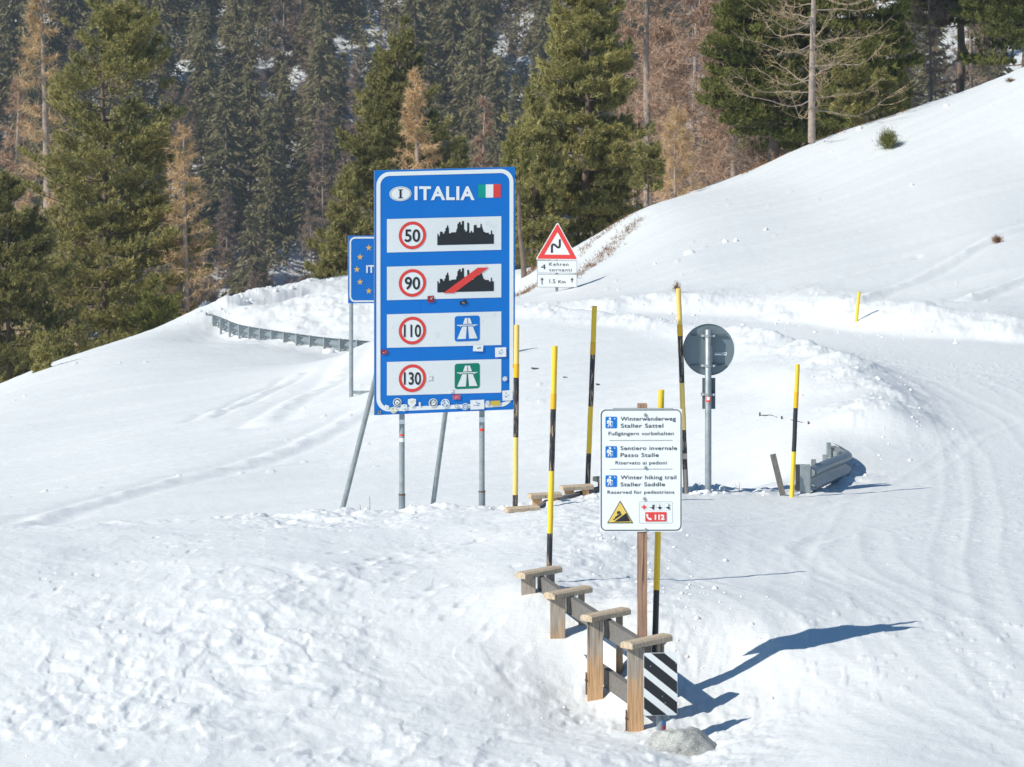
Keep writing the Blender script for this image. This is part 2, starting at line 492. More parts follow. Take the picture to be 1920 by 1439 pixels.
# tyre and ski tracks on the ploughed road (photo x, photo y)
tyre = [LR([(1100, 1010), (1300, 1100), (1500, 1200), (1900, 1420), (2200, 1600)]),
        LR([(1640, 700), (1750, 760), (1830, 860), (1850, 960), (1840, 1060), (1880, 1180), (1990, 1300)]),
        LR([(1560, 690), (1700, 730), (1790, 830), (1800, 940), (1770, 1050), (1790, 1180), (1900, 1330)]),
        LR([(1800, 980), (1660, 1000), (1540, 1010), (1510, 1030), (1540, 1060), (1680, 1150), (1800, 1230), (1950, 1330)]),
        LR([(1820, 960), (1690, 985), (1560, 1000), (1500, 1025), (1520, 1065), (1660, 1165), (1780, 1250), (1930, 1350)]),
        LR([(1560, 680), (1760, 720), (1900, 790), (2000, 900), (2050, 1100)]),
        LR([(1900, 700), (1700, 690), (1560, 672)]), LR([(1300, 1000), (1500, 960), (1700, 900), (1820, 820), (1900, 790)]),
        LR([(1640, 1000), (1650, 1050), (1690, 1090), (1850, 1170), (1990, 1260)])]
# trails of rolled snow down the slopes
slide = [(L3([(-100, 1012, 42), (0, 992, 44.5), (200, 952, 47.5), (400, 905, 50.5), (550, 858, 53), (700, 802, 56.5)]), .16, .05),
         (L3([(500, 790, 57), (560, 740, 61), (620, 700, 66), (690, 660, 74)]), .2, .05),
         (L3([(380, 800, 60), (480, 740, 66), (560, 712, 70)]), .12, .02),
         (L3([(1560, 590, 64), (1660, 540, 66.5), (1760, 500, 68.5), (1920, 432, 71.5), (2000, 400, 73)]), .14, .05),
         (L3([(1800, 560, 64), (1920, 515, 66.5), (2050, 470, 68)]), .14, .06),
         (L3([(1400, 585, 66.5), (1540, 535, 68.5), (1700, 488, 70)]), .08, .02)]
footst = []
fr = random.Random(3)
for (x0, y0, x1, y1, n) in ((200, 1439, 420, 1090, 12), (420, 1180, 900, 1030, 14), (60, 1330, 900, 1400, 18), (650, 1060, 1000, 1260, 13), (100, 1140, 700, 1300, 15)):
    for i in range(n):
        t = (i + .3 * fr.random()) / n
        px = x0 + (x1 - x0) * t; py = y0 + (y1 - y0) * t
        D = FPX * (HC - .2) / py
        footst.append(((px - 960) * D / FPX + (.12 if i % 2 else -.12), D, math.atan2((x1 - x0) / 240, 3)))


def smooth_height(X, Y):
    a = tA(X, Y); b = tB(X, Y)
    sd = sd_poly(X, Y, poly)
    # width of the drop beyond the lip: 2.4 m at the lay-by, narrow at the ploughed banks
    w = np.where(Y < 42, 2.4, 1.6)
    t = sstep(0, 1, sd / w)
    z = a * (1 - t) + b * t
    return z, sd, t


def height(X, Y, detail=True):
    z, sd, t = smooth_height(X, Y)
    dl, s = d_line(X, Y, fork[12:])
    bank = np.exp(-(dl / .75) ** 2) * sstep(42.5, 46, Y)
    z = z + bank * (.16 + .13 * sstep(7.5, 4.5, X) + .12 * vn(s * .6, s * 0, 91))
    # ploughed edge of the cut on the far side of the road
    fd, fs = d_line(X, Y, [tuple(p) for p in poly[len(near_edge):len(near_edge) + len(far_edge)]])
    cut = np.exp(-((fd - .9) / 1.1) ** 2) * sstep(-.2, .7, sd + .5 * vn(X * 1.1, Y * .9, 93)) * (Y > 50)
    z = z + .12 * cut
    # snow wall round the hairpin
    hd, hs = d_line(X, Y, L3([(425, 578, 99), (480, 560, 101), (600, 535, 105), (700, 522, 107), (800, 515, 108)]))
    wall = np.exp(-(hd / .9) ** 2)
    z = z + .16 * wall * (1 + .5 * vn(hs * 1.2, hs * 0 + 3, 92))
    trench, _ = d_line(X, Y, L3([(480, 575, 98.6), (600, 552, 101.5), (660, 545, 102)]))
    z = z - .35 * np.exp(-(trench / .5) ** 2)
    if not detail: return z
    inA = 1 - t
    # the road half is smooth, the lay-by half is wind-worn and trampled
    Ro = L3([(1180, 1439, 25.2), (1240, 1384, 26.3), (1200, 1376, 26.8), (1126, 1308, 27.9), (1058, 1185, 29.0), (1010, 1085, 31), (1010, 1000, 35), (1060, 940, 38)])
    lx = np.interp(Y, [p[1] for p in sorted(Ro, key=lambda p: p[1])], [p[0] for p in sorted(Ro, key=lambda p: p[1])])
    rough = sstep(1.5, -.2, X - lx) * inA
    verge = np.exp(-((X - lx - .55) / .55) ** 2) * inA * (Y < 40)
    smoothr = inA - rough
    wx = X + .25 * vn(X * .8, Y * .8, 5); wy = Y + .35 * vn(X * .7, Y * .7, 6)
    big = fbm(wx * .35, wy * .3, 10, 3)
    med = vn(wx * 1.3, wy * .9, 20) + .6 * vn(wx * 2.9, wy * 1.9, 21)
    crust = 1 - np.abs(fbm(wx * 2.2, wy * 1.3, 24, 3) * 2.2)
    fine = vn(wx * 7, wy * 4.5, 30) + .7 * vn(wx * 15, wy * 9, 31) + .4 * vn(wx * 31, wy * 19, 32)
    patch = .34 + 1.0 * sstep(-.28, .30, fbm(X * .42 + 4, Y * .26, 40, 3))
    ca, sa = math.cos(.35), math.sin(.35); a2 = wx * ca + wy * sa; c2 = -wx * sa + wy * ca
    rid = (1 - np.abs(vn(a2 / 1.9, c2 / .42, 46)) * 2.6).clip(0, 1) ** 3 * sstep(-.1, .25, vn(X * .5, Y * .3, 47))
    z = z + rough * (.10 * big + .020 * med + patch * .018 * med + .026 * rid + patch * .014 * np.clip(crust, 0, 1) ** 2 + patch * .0115 * fine)
    # small broken crust plates with sharp edges
    pl = vn(wx * 3.3, wy * 2.1, 35) + .35 * vn(wx * 9, wy * 6, 36)
    z = z + rough * .010 * sstep(.02, .13, pl) * patch
    fc = vn(wx * 10, wy * 7, 37)
    z = z - rough * .014 * sstep(.36, .46, fc) * sstep(.1, .3, vn(X * .9, Y * .7, 38))
    for (fx, fy, an) in footst:
        m = (np.abs(X - fx) < .4) & (np.abs(Y - fy) < .5)
        if m.any():
            c, s_ = math.cos(an), math.sin(an)
            u = (X[m] - fx) * c - (Y[m] - fy) * s_; v = (X[m] - fx) * s_ + (Y[m] - fy) * c
            r = np.sqrt((u / .065) ** 2 + (v / .15) ** 2)
            z[m] += -.014 * sstep(1.25, .6, r) + .004 * np.exp(-((r - 1.45) / .3) ** 2)
    # verge: broken chunks thrown up by the plough
    z = z + verge * (.05 * np.clip(fbm(X * 3, Y * 2.2, 44, 3), 0, 1) + .03 * fine * .5)
    # road: packed snow with tyre tracks and fine crumbs
    z = z + smoothr * (.03 * vn(X * .5, Y * .25, 50) + .005 * vn(wx * 5, wy * 3, 51) + .0035 * fine)
    for k, T in enumerate(tyre):
        d, s_ = d_line(X, Y, T)
        z = z + smoothr * (-.005 * np.exp(-(d / .09) ** 2) + .004 * np.exp(-((np.abs(d) - .17) / .05) ** 2)
                           + .002 * np.sin(s_ * 40) * np.exp(-(d / .08) ** 2))
        d2 = np.abs(d - 1.45)
        z = z + smoothr * (-.002 * np.exp(-(d2 / .1) ** 2) + .002 * np.exp(-((d2 - .17) / .05) ** 2))
    z = z + smoothr * .010 * sstep(.24, .42, vn(wx * 13, wy * 8, 55)) * sstep(-.2, .2, vn(X * .7, Y * .4, 56))
    # banks
    lumps = fbm(X * 1.6, Y * 1.1, 60, 5, .6)
    z = z + (bank * .11 + cut * .10 + wall * .16) * np.clip(lumps + .12, -.15, 1)
    lip = np.exp(-(sd / .5) ** 2) * (Y < 42.5)
    z = z + lip * .10 * np.clip(fbm(X * 2.4, Y * 1.8, 63, 4, .6) + .05, -.2, 1) * sstep(-7, -2, X)
    hair = np.exp(-(((X + 5.0) / 3.0) ** 2 + ((Y - 96) / 7.0) ** 2))
    z = z + hair * .16 * fbm(X * 1.5, Y * .9, 66, 4, .55)
    # slopes: long streaks down the fall line
    c, s_ = math.cos(math.radians(24)), math.sin(math.radians(24))
    al = X * c + Y * s_; ac = -X * s_ + Y * c
    st = .06 * vn(al / 7, ac / .9, 70) + .042 * vn(al / 4, ac / .38, 71) + .018 * vn(al / 2.0, ac / .16, 72)
    big = .10 * vn(X * .22, Y * .12, 73) + .05 * vn(X * .6, Y * .3, 74)
    z = z + t * (st + big + .006 * vn(X * 6, Y * 4, 75)) * (1 - np.clip(bank + cut, 0, 1) * .5)
    for (T, wd, h) in slide:
        d, s_ = d_line(X + .25 * vn(X * .6, Y * .3, 95), Y, T)
        z = z + t * (np.exp(-(d / wd) ** 2) * (h * .7 + .03 * vn(s_ * 3.3, d * 5, 80)) - .03 * np.exp(-((d - wd * 2) / wd) ** 2))
    balls = vn(X * 4.5, Y * 3.2, 85)
    z = z + t * .03 * sstep(.43, .48, balls) * sstep(.18, .3, vn(X * .35, Y * .2, 86))
    return z


def make_ground():
    # fine columns inside the frame, coarse beyond it
    pin = np.arange(-60, 1981, 2.1)
    pout = 60 + np.cumsum(3 * 1.06 ** np.arange(84))
    u = np.r_[(-pout[::-1]), pin, 1920 + pout]
    u = (u - 960) / FPX
    r0 = 24.2 - np.cumsum(.07 * 1.07 ** np.arange(42))[::-1]
    r1 = np.arange(24.2, 42, .046)
    r2 = 42 * np.exp(np.arange(0, math.log(112 / 42), .0021))
    r3 = 112 * np.exp(np.arange(0, math.log(150 / 112), .02))[1:]
    v = np.r_[r0[r0 > 3], r1, r2, r3]
    U, Y = np.meshgrid(u, v)
    X = U * Y
    Z = height(X, Y)
    V = np.stack([X, Y, Z], -1).reshape(-1, 3)
    nr, nc = X.shape
    i = np.arange(nr - 1)[:, None] * nc + np.arange(nc - 1)[None]
    F = np.stack([i, i + 1, i + nc + 1, i + nc], -1).reshape(-1, 4)
    me = np_mesh('snow_ground', V, F, [M_snow], smooth=True)
    sd = sd_poly(X, Y, poly)
    # wind crust on the slopes and packed snow on the road are a little greyer than the loose snow
    pk = sstep(-3, 3, X - .25 * (Y - 30) + 1.5 * vn(X * .5, Y * .3, 500)) * .75 + .25 * sstep(0, 2, sd) + .25 * vn(X * .8, Y * .4, 501)
    pk = np.maximum(pk, sstep(.5, 2.5, sd) * sstep(62, 68, Y) * sstep(-1, 2, X))
    at_ = me.attributes.new('packed', 'FLOAT', 'POINT'); at_.data.foreach_set('value', np.clip(pk, 0, 1).ravel().astype(np.float32))
    o = link_mesh('snow_ground', me)
    tag(o, kind='structure')
    print('ground verts', len(V))


def gz(x, y):
    return float(height(np.array([[x]], float), np.array([[y]], float))[0, 0])


make_ground()


# ---------------------------------------------------------------- far slope across the valley
def far_z(X, Y):
    base = np.where(Y > 300, -46 + (Y - 330) * .56, -62.8 + (300 - Y) * 0)
    base = np.where(Y <= 300, -62.8 + (300 - Y) * .30, base)
    r = fbm(X / 60, Y / 70, 200, 5, .55) * 9 + fbm(X / 9, Y / 12, 210, 4, .6) * 2.4
    return base + r * sstep(200, 330, Y)


def make_far():
    x = np.linspace(-150, 150, 420); y = np.r_[np.linspace(135, 320, 40)[:-1], np.linspace(320, 560, 420)]
    X, Y = np.meshgrid(x, y); Z = far_z(X, Y)
    Z = np.where(Y < 200, np.minimum(Z, -8 - (Y - 135) * .3), Z)
    V = np.stack([X, Y, Z], -1).reshape(-1, 3); nr, nc = X.shape
    i = np.arange(nr - 1)[:, None] * nc + np.arange(nc - 1)[None]
    F = np.stack([i, i + 1, i + nc + 1, i + nc], -1).reshape(-1, 4)
    m, nt, p = new_mat('mountain_ground')
    geo = N(nt, 'ShaderNodeNewGeometry')
    n1 = N(nt, 'ShaderNodeTexNoise', Scale=.55, Detail=9.0, Roughness=.72)
    n0 = N(nt, 'ShaderNodeTexNoise', Scale=.03, Detail=3.0, Roughness=.5)
    for n in (n1, n0): nt.links.new(geo.outputs['Position'], n.inputs['Vector'])
    ad = N(nt, 'ShaderNodeMath', operation='MULTIPLY_ADD'); ad.inputs[1].default_value = .5
    nt.links.new(n0.outputs[0], ad.inputs[0]); nt.links.new(n1.outputs[0], ad.inputs[2])
    mr = N(nt, 'ShaderNodeMapRange'); mr.inputs[1].default_value = .61; mr.inputs[2].default_value = .665
    nt.links.new(ad.outputs[0], mr.inputs[0])
    n2 = N(nt, 'ShaderNodeTexNoise', Scale=.8, Detail=6.0, Roughness=.7)
    nt.links.new(geo.outputs['Position'], n2.inputs['Vector'])
    br = N(nt, 'ShaderNodeMix', data_type='RGBA'); br.inputs[6].default_value = srgb(70, 64, 52); br.inputs[7].default_value = srgb(150, 122, 96)
    nt.links.new(n2.outputs[0], br.inputs[0])
    mx = N(nt, 'ShaderNodeMix', data_type='RGBA'); nt.links.new(mr.outputs[0], mx.inputs[0])
    nt.links.new(br.outputs[2], mx.inputs[6]); mx.inputs[7].default_value = (.8, .81, .84, 1)
    nt.links.new(mx.outputs[2], p.inputs['Base Color']); p.inputs['Roughness'].default_value = .8
    b = N(nt, 'ShaderNodeBump', Strength=1.0, Distance=.8); nt.links.new(n1.outputs[0], b.inputs['Height']); nt.links.new(b.outputs[0], p.inputs['Normal'])
    o = link_mesh('mountain_slope', np_mesh('mountain_slope', V, F, [m], smooth=True))
    tag(o, kind='structure')


make_far()

# ---------------------------------------------------------------- trees
M_bark = plain('pine_bark', srgb(122, 104, 92), .9, .35, 5)
M_larchbark = plain('larch_bark', srgb(168, 150, 138), .9, .35, 9, bump=.5)
M_pine = foliage('pine_needles', srgb(78, 79, 44), srgb(184, 174, 110))
M_pined = foliage('pine_needles_dark', srgb(68, 76, 38), srgb(162, 160, 88))
M_pinedd = foliage('pine_needles_deep', srgb(50, 58, 30), srgb(126, 128, 72))
M_spruce = foliage('spruce_needles', srgb(80, 78, 54), srgb(158, 146, 106))
M_twig = foliage('larch_twigs_golden', srgb(172, 142, 106), srgb(228, 194, 148), .1, .8)
M_twigb = foliage('larch_twigs_brown', srgb(142, 114, 96), srgb(202, 168, 142), .1, .8)
M_twigg = foliage('larch_twigs_greybrown', srgb(118, 100, 88), srgb(168, 144, 124), .1, .8)
M_twigf = foliage('larch_twigs_pale', srgb(138, 118, 92), srgb(194, 168, 130), .1, .8)
M_heath = foliage('heath_twigs', srgb(96, 64, 44), srgb(150, 108, 70), .1, .8)


def frame_dirs(d):
    """orthonormal pairs for an (n,3) array of unit directions"""
    up = np.tile(np.array([[.0, .0, 1.]]), (len(d), 1))
    a = np.cross(d, up + .01 * np.array([[1, 2, 0]])); a /= np.linalg.norm(a, axis=1, keepdims=True) + 1e-9
    return a, np.cross(d, a)


def blades(P, Dn, L, W, rg):
    """one thin triangle per row, base at P, along Dn"""
    r = rg.normal(size=P.shape); s = np.cross(Dn, r); s /= np.linalg.norm(s, axis=1, keepdims=True) + 1e-9
    W = np.asarray(W).reshape(-1, 1); L = np.asarray(L).reshape(-1, 1)
    V = np.stack([P - s * W / 2, P + s * W / 2, P + Dn * L], 1).reshape(-1, 3)
    return V


def tri_faces(n): return np.arange(n * 3).reshape(-1, 3)


def tube_np(pts, rad, n=5):
    pts = np.asarray(pts, float); d = np.gradient(pts, axis=0); d /= np.linalg.norm(d, axis=1, keepdims=True) + 1e-9
    a = np.cross(d, [[.31, .9, .17]]); a /= np.linalg.norm(a, axis=1, keepdims=True) + 1e-9; b = np.cross(d, a)
    t = np.arange(n) * 2 * np.pi / n; rad = np.asarray(rad).reshape(-1, 1, 1)
    V = pts[:, None] + rad * (a[:, None] * np.cos(t)[None, :, None] + b[:, None] * np.sin(t)[None, :, None])
    m = len(pts); F = []
    i = np.arange(m - 1)[:, None] * n; k = np.arange(n)[None]
    q = np.stack([i + k, i + (k + 1) % n, i + n + (k + 1) % n, i + n + k], -1).reshape(-1, 4)
    F = np.r_[q[:, [0, 1, 2]], q[:, [0, 2, 3]]]
    return V.reshape(-1, 3), F


class NB:
    def __init__(self): self.V = []; self.F = []; self.n = 0
    def add(self, V, F):
        self.V.append(V); self.F.append(F + self.n); self.n += len(V)
    def mesh(self, name, mat, smooth=False):
        return np_mesh(name, np.concatenate(self.V), np.concatenate(self.F), [mat], smooth=smooth)


def pine_meshes(h, R, seed, mat, z0=.08, prof=None, dens=1.0, gaps=.5, tuft=.26, lean=0, flat=0.0):
    tuft *= .84; dens *= 1.18
    rg = np.random.default_rng(seed)
    prof = prof or (lambda s: (math.sin(min(1, (1 - s) * 1.25) * math.pi / 2) ** .8) * (1 if s > .12 else .7 + .3 * s / .12))
    tr = NB(); fo = NB()
    zz = np.linspace(0, h * .97, 12)
    tp = np.stack([lean * (zz / h) ** 2 + .04 * h / 10 * np.sin(zz * 1.1 + seed), .03 * np.cos(zz * 1.3), zz], 1)
    V, F = tube_np(tp, np.linspace(.014 * h, .003 * h, 12), 7); tr.add(V, F)
    nb = int(h * 11 * dens); wh = .42 / h
    C_, D_ = [], []
    layer = rg.random(40)
    for i in range(nb):
        s = z0 + (1 - z0) * (i + rg.random()) / nb
        s = min(.985, (round(s / wh) + rg.normal() * .16) * wh) if s < .9 else s
        s = max(s, z0 * .8)
        az = rg.random() * 2 * np.pi
        L = R * prof(s) * (.62 + .5 * rg.random())
        if rg.random() < gaps * .5 * layer[int(s * 18) % 40]: L *= .6
        b0 = np.array([np.interp(s * h, zz, tp[:, 0]), 0, s * h])
        dirh = np.array([math.cos(az), math.sin(az), 0.])
        upc = .10 + .55 * s
        sg = np.linspace(0, 1, 6)
        path = b0 + dirh * (L * sg)[:, None] + np.array([0, 0, 1.]) * (L * (-.18 * (1 - s) * sg + upc * sg ** 2))[:, None]
        V, F = tube_np(path, np.linspace(.012 + .02 * L / 3, .006, 6), 3); tr.add(V, F)
        nt_ = max(4, int(L * 25 * dens / (tuft / .35) ** 1.3))
        for j in range(nt_):
            q = .25 + .75 * rg.random() ** .7
            sp = L * .26 * math.sin(min(1, (1.1 - q) * 1.6) * 1.57)
            side = np.array([-dirh[1], dirh[0], 0])
            off = side * rg.normal() * sp + np.array([0, 0, 1.]) * (abs(rg.normal()) * .10 + .0) * (1 + L * .10)
            p = np.array([np.interp(q, sg, path[:, k]) for k in range(3)]) + off
            d = dirh * (.4 + .35 * q) + side * .5 * rg.normal() * .6 + np.array([0, 0, .75 + .5 * rg.random() - flat])
            C_.append(p); D_.append(d / np.linalg.norm(d))
    for j in range(14):
        C_.append(np.array([tp[-1, 0] + rg.normal() * .08, rg.normal() * .08, h * (.93 + .07 * j / 14)])); D_.append(np.array([rg.normal() * .3, rg.normal() * .3, 1.]))
    Cc = np.array(C_); Dd = np.array(D_)
    # clumpy gaps
    g = vn(Cc[:, 0] * .9 + Cc[:, 1] * .5 + seed, Cc[:, 2] * 1.1 - Cc[:, 1] * .5, seed) > -.5 + .42 * gaps
    Cc = Cc[g]; Dd = Dd[g]
    k = 14
    P = np.repeat(Cc, k, 0) + np.repeat(Dd, k, 0) * rg.random((len(Cc) * k, 1)) * tuft * .55
    dd = np.repeat(Dd, k, 0) * .9 + rg.normal(size=(len(Cc) * k, 3)) * .5
    dd /= np.linalg.norm(dd, axis=1, keepdims=True)
    L = tuft * (.5 + .45 * rg.random(len(P)))
    V = blades(P, dd, L, tuft * .20 * (.7 + .6 * rg.random(len(P))), rg)
    fo.add(V, tri_faces(len(P)))
    return tr.mesh('trunk', M_bark, True), fo.mesh('crown', mat)


def place_tree(name, meshes, loc, rot, label, cat, group=None, scale=1.0, parts=('trunk', 'crown'), sx=1.0):
    o = bpy.data.objects.new(name, None); C.objects.link(o)
    o.location = loc; o.rotation_euler = (0, 0, rot); o.scale = (scale * sx, scale * sx, scale)
    tag(o, label, cat, group)
    for n, me in zip(parts, meshes):
        c = bpy.data.objects.new(n, me); C.objects.link(c); c.parent = o
    return o


def dup(src, loc, rot, scale, sx=1.0, label=None):
    o = src.copy(); C.objects.link(o); o.location = loc; o.rotation_euler = (0, 0, rot); o.scale = (scale * sx, scale * sx, scale)
    if label: o['label'] = label
    for ch in list(src.children):
        c = ch.copy(); C.objects.link(c); c.parent = o
    return o


def larch_meshes(h, R, seed, mat, nb=60, z0=.05, twigs=26, twig_len=.45, prof=None, up=.55, rad=.018, tw=.012, bark=None, sub=5):
    rg = np.random.default_rng(seed); tr = NB(); fo = NB()
    prof = prof or (lambda s: (1 - s) ** .8)
    zz = np.linspace(0, h, 14)
    tp = np.stack([.015 * h * np.sin(zz * 3 / h + seed) * zz / h, .01 * h * np.cos(zz * 2 / h) * zz / h, zz], 1)
    V, F = tube_np(tp, np.linspace(rad * h, .003 * h, 14), 8); tr.add(V, F)
    P_, D_, L_, W_ = [], [], [], []
    for i in range(nb):
        s = z0 + (1 - z0) * ((i + rg.random()) / nb) ** 1.0
        az = rg.random() * 2 * np.pi; L = R * prof(s) * (.6 + .5 * rg.random()) + .1
        b0 = np.array([np.interp(s * h, zz, tp[:, 0]), np.interp(s * h, zz, tp[:, 1]), s * h])
        dirh = np.array([math.cos(az), math.sin(az), 0.]); side = np.array([-dirh[1], dirh[0], 0])
        sg = np.linspace(0, 1, 9)
        bend = rg.normal() * .12
        path = b0 + dirh * (L * sg)[:, None] + side * (L * bend * sg ** 2)[:, None] + np.array([0, 0, 1.]) * (L * (-.28 * sg + up * sg ** 2.2 + .03 * np.sin(sg * 9 + i)))[:, None]
        br = np.linspace(.005 + .0055 * L, .003, 9)
        V, F = tube_np(path, br, 4); tr.add(V, F)
        # secondary branches
        for j in range(sub):
            q = .25 + .7 * rg.random(); p0 = np.array([np.interp(q, sg, path[:, k]) for k in range(3)])
            sl = L * (.18 + .22 * rg.random()) * (1.2 - q * .5)
            sdv = dirh * .7 + side * (1 if rg.random() < .5 else -1) * (.5 + .4 * rg.random()) + np.array([0, 0, rg.normal() * .25])
            sdv /= np.linalg.norm(sdv); t5 = np.linspace(0, 1, 5)
            sp = p0 + sdv * (sl * t5)[:, None] + np.array([0, 0, 1.]) * (sl * .35 * t5 ** 2)[:, None]
            V, F = tube_np(sp, np.linspace(.004 + .004 * sl, .002, 5), 3); fo.add(V, F)
            for k in range(max(2, int(twigs * .5))):
                tq = rg.random(); P_.append(np.array([np.interp(tq, t5, sp[:, c]) for c in range(3)]))
                dv = sdv * .6 + rg.normal(size=3) * .6; D_.append(dv / np.linalg.norm(dv)); L_.append(twig_len * (.3 + .6 * rg.random())); W_.append(tw)
        for k in range(twigs):
            q = .15 + .85 * rg.random(); P_.append(np.array([np.interp(q, sg, path[:, c]) for c in range(3)]))
            dv = dirh * .6 + rg.normal(size=3) * .65; D_.append(dv / np.linalg.norm(dv)); L_.append(twig_len * (.4 + .7 * rg.random())); W_.append(tw * 1.3)
    P = np.array(P_); V = blades(P, np.array(D_), np.array(L_), np.array(W_), rg)
    fo.add(V, tri_faces(len(P)))
    return tr.mesh('trunk', bark or M_larchbark, True), fo.mesh('crown', mat)


def tree_at(px, ytop, ybase, D):
    """ground point and height for a tree whose base and tip read at these photo rows"""
    b = PW(px, ybase, D); return b, (ybase - ytop) * D / FPX


# --- near stone pines
def stone_pine(px, ytop, ybase, D, halfw, seed, label, mat=None, **kw):
    b, h = tree_at(px, ytop, ybase, D)
    ms = pine_meshes(h, halfw * D / FPX, seed, mat or M_pine, **kw)
    return place_tree('stone_pine', ms, b, 0, label, 'pine tree')


wide = lambda s: (1.0 - .25 * s if s < .55 else .86 * math.sin(min(1, (1 - s) / .45) * math.pi / 2) ** .7)
cone = lambda s: min(1.0, (1 - s) * 1.35 + .05) ** .85
stone_pine(195, 22, 790, 120, 225, 11, 'huge stone pine on the far left with layered olive branches', prof=lambda s: float(np.interp(s, [0, .2, .38, .64, .9, 1], [.95, 1, .88, .64, .47, .15])), gaps=.85, flat=.25, dens=.95, tuft=.28)
stone_pine(15, 340, 790, 112, 150, 12, 'stone pine cut by the left edge, in front of the huge layered pine', prof=cone, gaps=.5, tuft=.28)
stone_pine(300, 530, 740, 116, 62, 121, 'low bushy pine at the right foot of the huge layered pine', prof=wide, gaps=.5, tuft=.28, mat=M_pined)
stone_pine(745, 48, 640, 140, 150, 13, 'tall dense stone pine rising behind the big blue ITALIA board', prof=cone, gaps=.35, tuft=.32, dens=1.15)
stone_pine(650, 330, 620, 136, 75, 14, 'smaller pine at the left shoulder of the pine behind the ITALIA board', prof=cone, gaps=.3, tuft=.3)
stone_pine(862, 250, 600, 150, 50, 141, 'slim pine just right of the ITALIA board top, behind the golden larch', prof=cone, gaps=.5, tuft=.3)
stone_pine(1100, -170, 505, 100, 150, 15, 'tall thick stone pine behind the double bend warning triangle', prof=lambda s: min(1.0, (1 - s) * 1.12 + .04), gaps=.25, tuft=.26, dens=1.25)
stone_pine(1000, 175, 520, 97, 80, 16, 'medium stone pine between the ITALIA board and the tall thick pine', prof=cone, gaps=.3, tuft=.25, dens=1.1)
stone_pine(1216, 235, 392, 87, 34, 17, 'slim young pine with bare dark foot at the lower end of the snowy ridge', prof=cone, gaps=.3, tuft=.2, dens=1.2, z0=.2)
stone_pine(1450, -420, 330, 106, 140, 18, 'dark stone pine to the left of the bare larch on the ridge', M_pined, prof=wide, gaps=.25, dens=1.15, tuft=.28)
stone_pine(1618, -380, 290, 104, 108, 19, 'dark stone pine to the right of the bare larch on the ridge', M_pined, prof=wide, gaps=.25, dens=1.15, tuft=.27)
stone_pine(1598, 95, 248, 90, 50, 20, 'young bright green pine beside the foot of the bare larch', prof=cone, gaps=.15, tuft=.2, dens=1.5)
stone_pine(1652, 145, 232, 91, 45, 22, 'young pine behind the ridge, right of the bright green young pine', prof=cone, gaps=.2, tuft=.2, dens=1.4)
stone_pine(1925, -420, 200, 104, 190, 23, 'stone pine in the upper right corner with overhanging branches', M_pinedd, prof=wide, gaps=.45, dens=1.1, tuft=.26, z0=.12)
stone_pine(1800, -420, 190, 112, 130, 25, 'dark pine behind the ridge, left of the pine in the upper right corner', M_pinedd, prof=wide, gaps=.3, dens=1.0, tuft=.28, z0=.24)
stone_pine(78, 640, 708, 84, 20, 24, 'tiny pine sapling standing on the left snow crest', prof=cone, gaps=.1, tuft=.16, dens=2)


def bare_larch(px, ytop, ybase, D, halfw, seed, label, mat, rot=0, **kw):
    b, h = tree_at(px, ytop, ybase, D)
    ms = larch_meshes(h, halfw * D / FPX, seed, mat, **kw)
    return place_tree('bare_larch', ms, b, rot, label, 'larch tree')


bare_larch(1522, -260, 268, 88, 205, 31, 'large leafless larch with sweeping branches standing on the snowy ridge', M_twigf, nb=58, z0=.10, twigs=20, twig_len=.3,
           prof=lambda s: 1.0 - .5 * s, up=.5, rad=.014, tw=.011, sub=7)
bare_larch(780, 133, 640, 121, 85, 32, 'golden leafless larch directly behind the top of the ITALIA board', M_twig, nb=130, twigs=30, twig_len=.38, prof=lambda s: (1 - s) ** .75, tw=.02)
bare_larch(88, -30, 700, 136, 100, 33, 'golden larch rising behind the huge pine on the far left', M_twig, nb=120, twigs=28, twig_len=.5, prof=lambda s: (1 - s) ** .6, tw=.022)
bare_larch(30, 150, 760, 140, 80, 331, 'pale brown larch at the left edge behind the huge pine', M_twigb, nb=90, twigs=28, twig_len=.5, prof=lambda s: (1 - s) ** .6, tw=.022)
bare_larch(349, 238, 650, 118, 75, 34, 'slender larch with pale trunk just right of the huge left pine', M_twig, nb=80, twigs=22, twig_len=.4, prof=lambda s: (1 - s) ** .6, tw=.018, z0=.15)
bare_larch(1216, -150, 410, 112, 90, 35, 'grey trunked bare larch just right of the tall thick pine', M_twigb, nb=90, twigs=26, twig_len=.5, prof=lambda s: (1 - s) ** .35, tw=.02)
bare_larch(1266, 205, 378, 89, 48, 36, 'small golden larch standing on the lower snowy ridge', M_twig, nb=70, twigs=22, twig_len=.25, tw=.012, prof=lambda s: (1 - s) ** .5)
bare_larch(1300, -60, 400, 128, 120, 37, 'brown bare larch in the middle of the larch clump, reaching the top edge', M_twigb, nb=110, twigs=34, twig_len=.6, prof=lambda s: (1 - s) ** .4, tw=.028)
bare_larch(1375, 20, 380, 122, 110, 38, 'brown bare larch at the right of the larch clump behind the ridge', M_twigb, nb=100, twigs=34, twig_len=.6, prof=lambda s: (1 - s) ** .4, tw=.028)
bare_larch(1455, 170, 350, 118, 90, 39, 'low grey brown larch behind the ridge below the sweeping larch', M_twigg, nb=90, twigs=34, twig_len=.5, prof=lambda s: (1 - s) ** .4, tw=.026)
bare_larch(1245, 40, 400, 132, 90, 391, 'brown bare larch behind the grey trunked larch', M_twigb, nb=90, twigs=34, twig_len=.6, prof=lambda s: (1 - s) ** .4, tw=.028)
bare_larch(1745, -110, 235, 110, 70, 40, 'grey brown larch right of the two dark pines, behind the ridge', M_twigg, nb=90, twigs=22, twig_len=.35, prof=lambda s: (1 - s) ** .4, tw=.018, rad=.012)
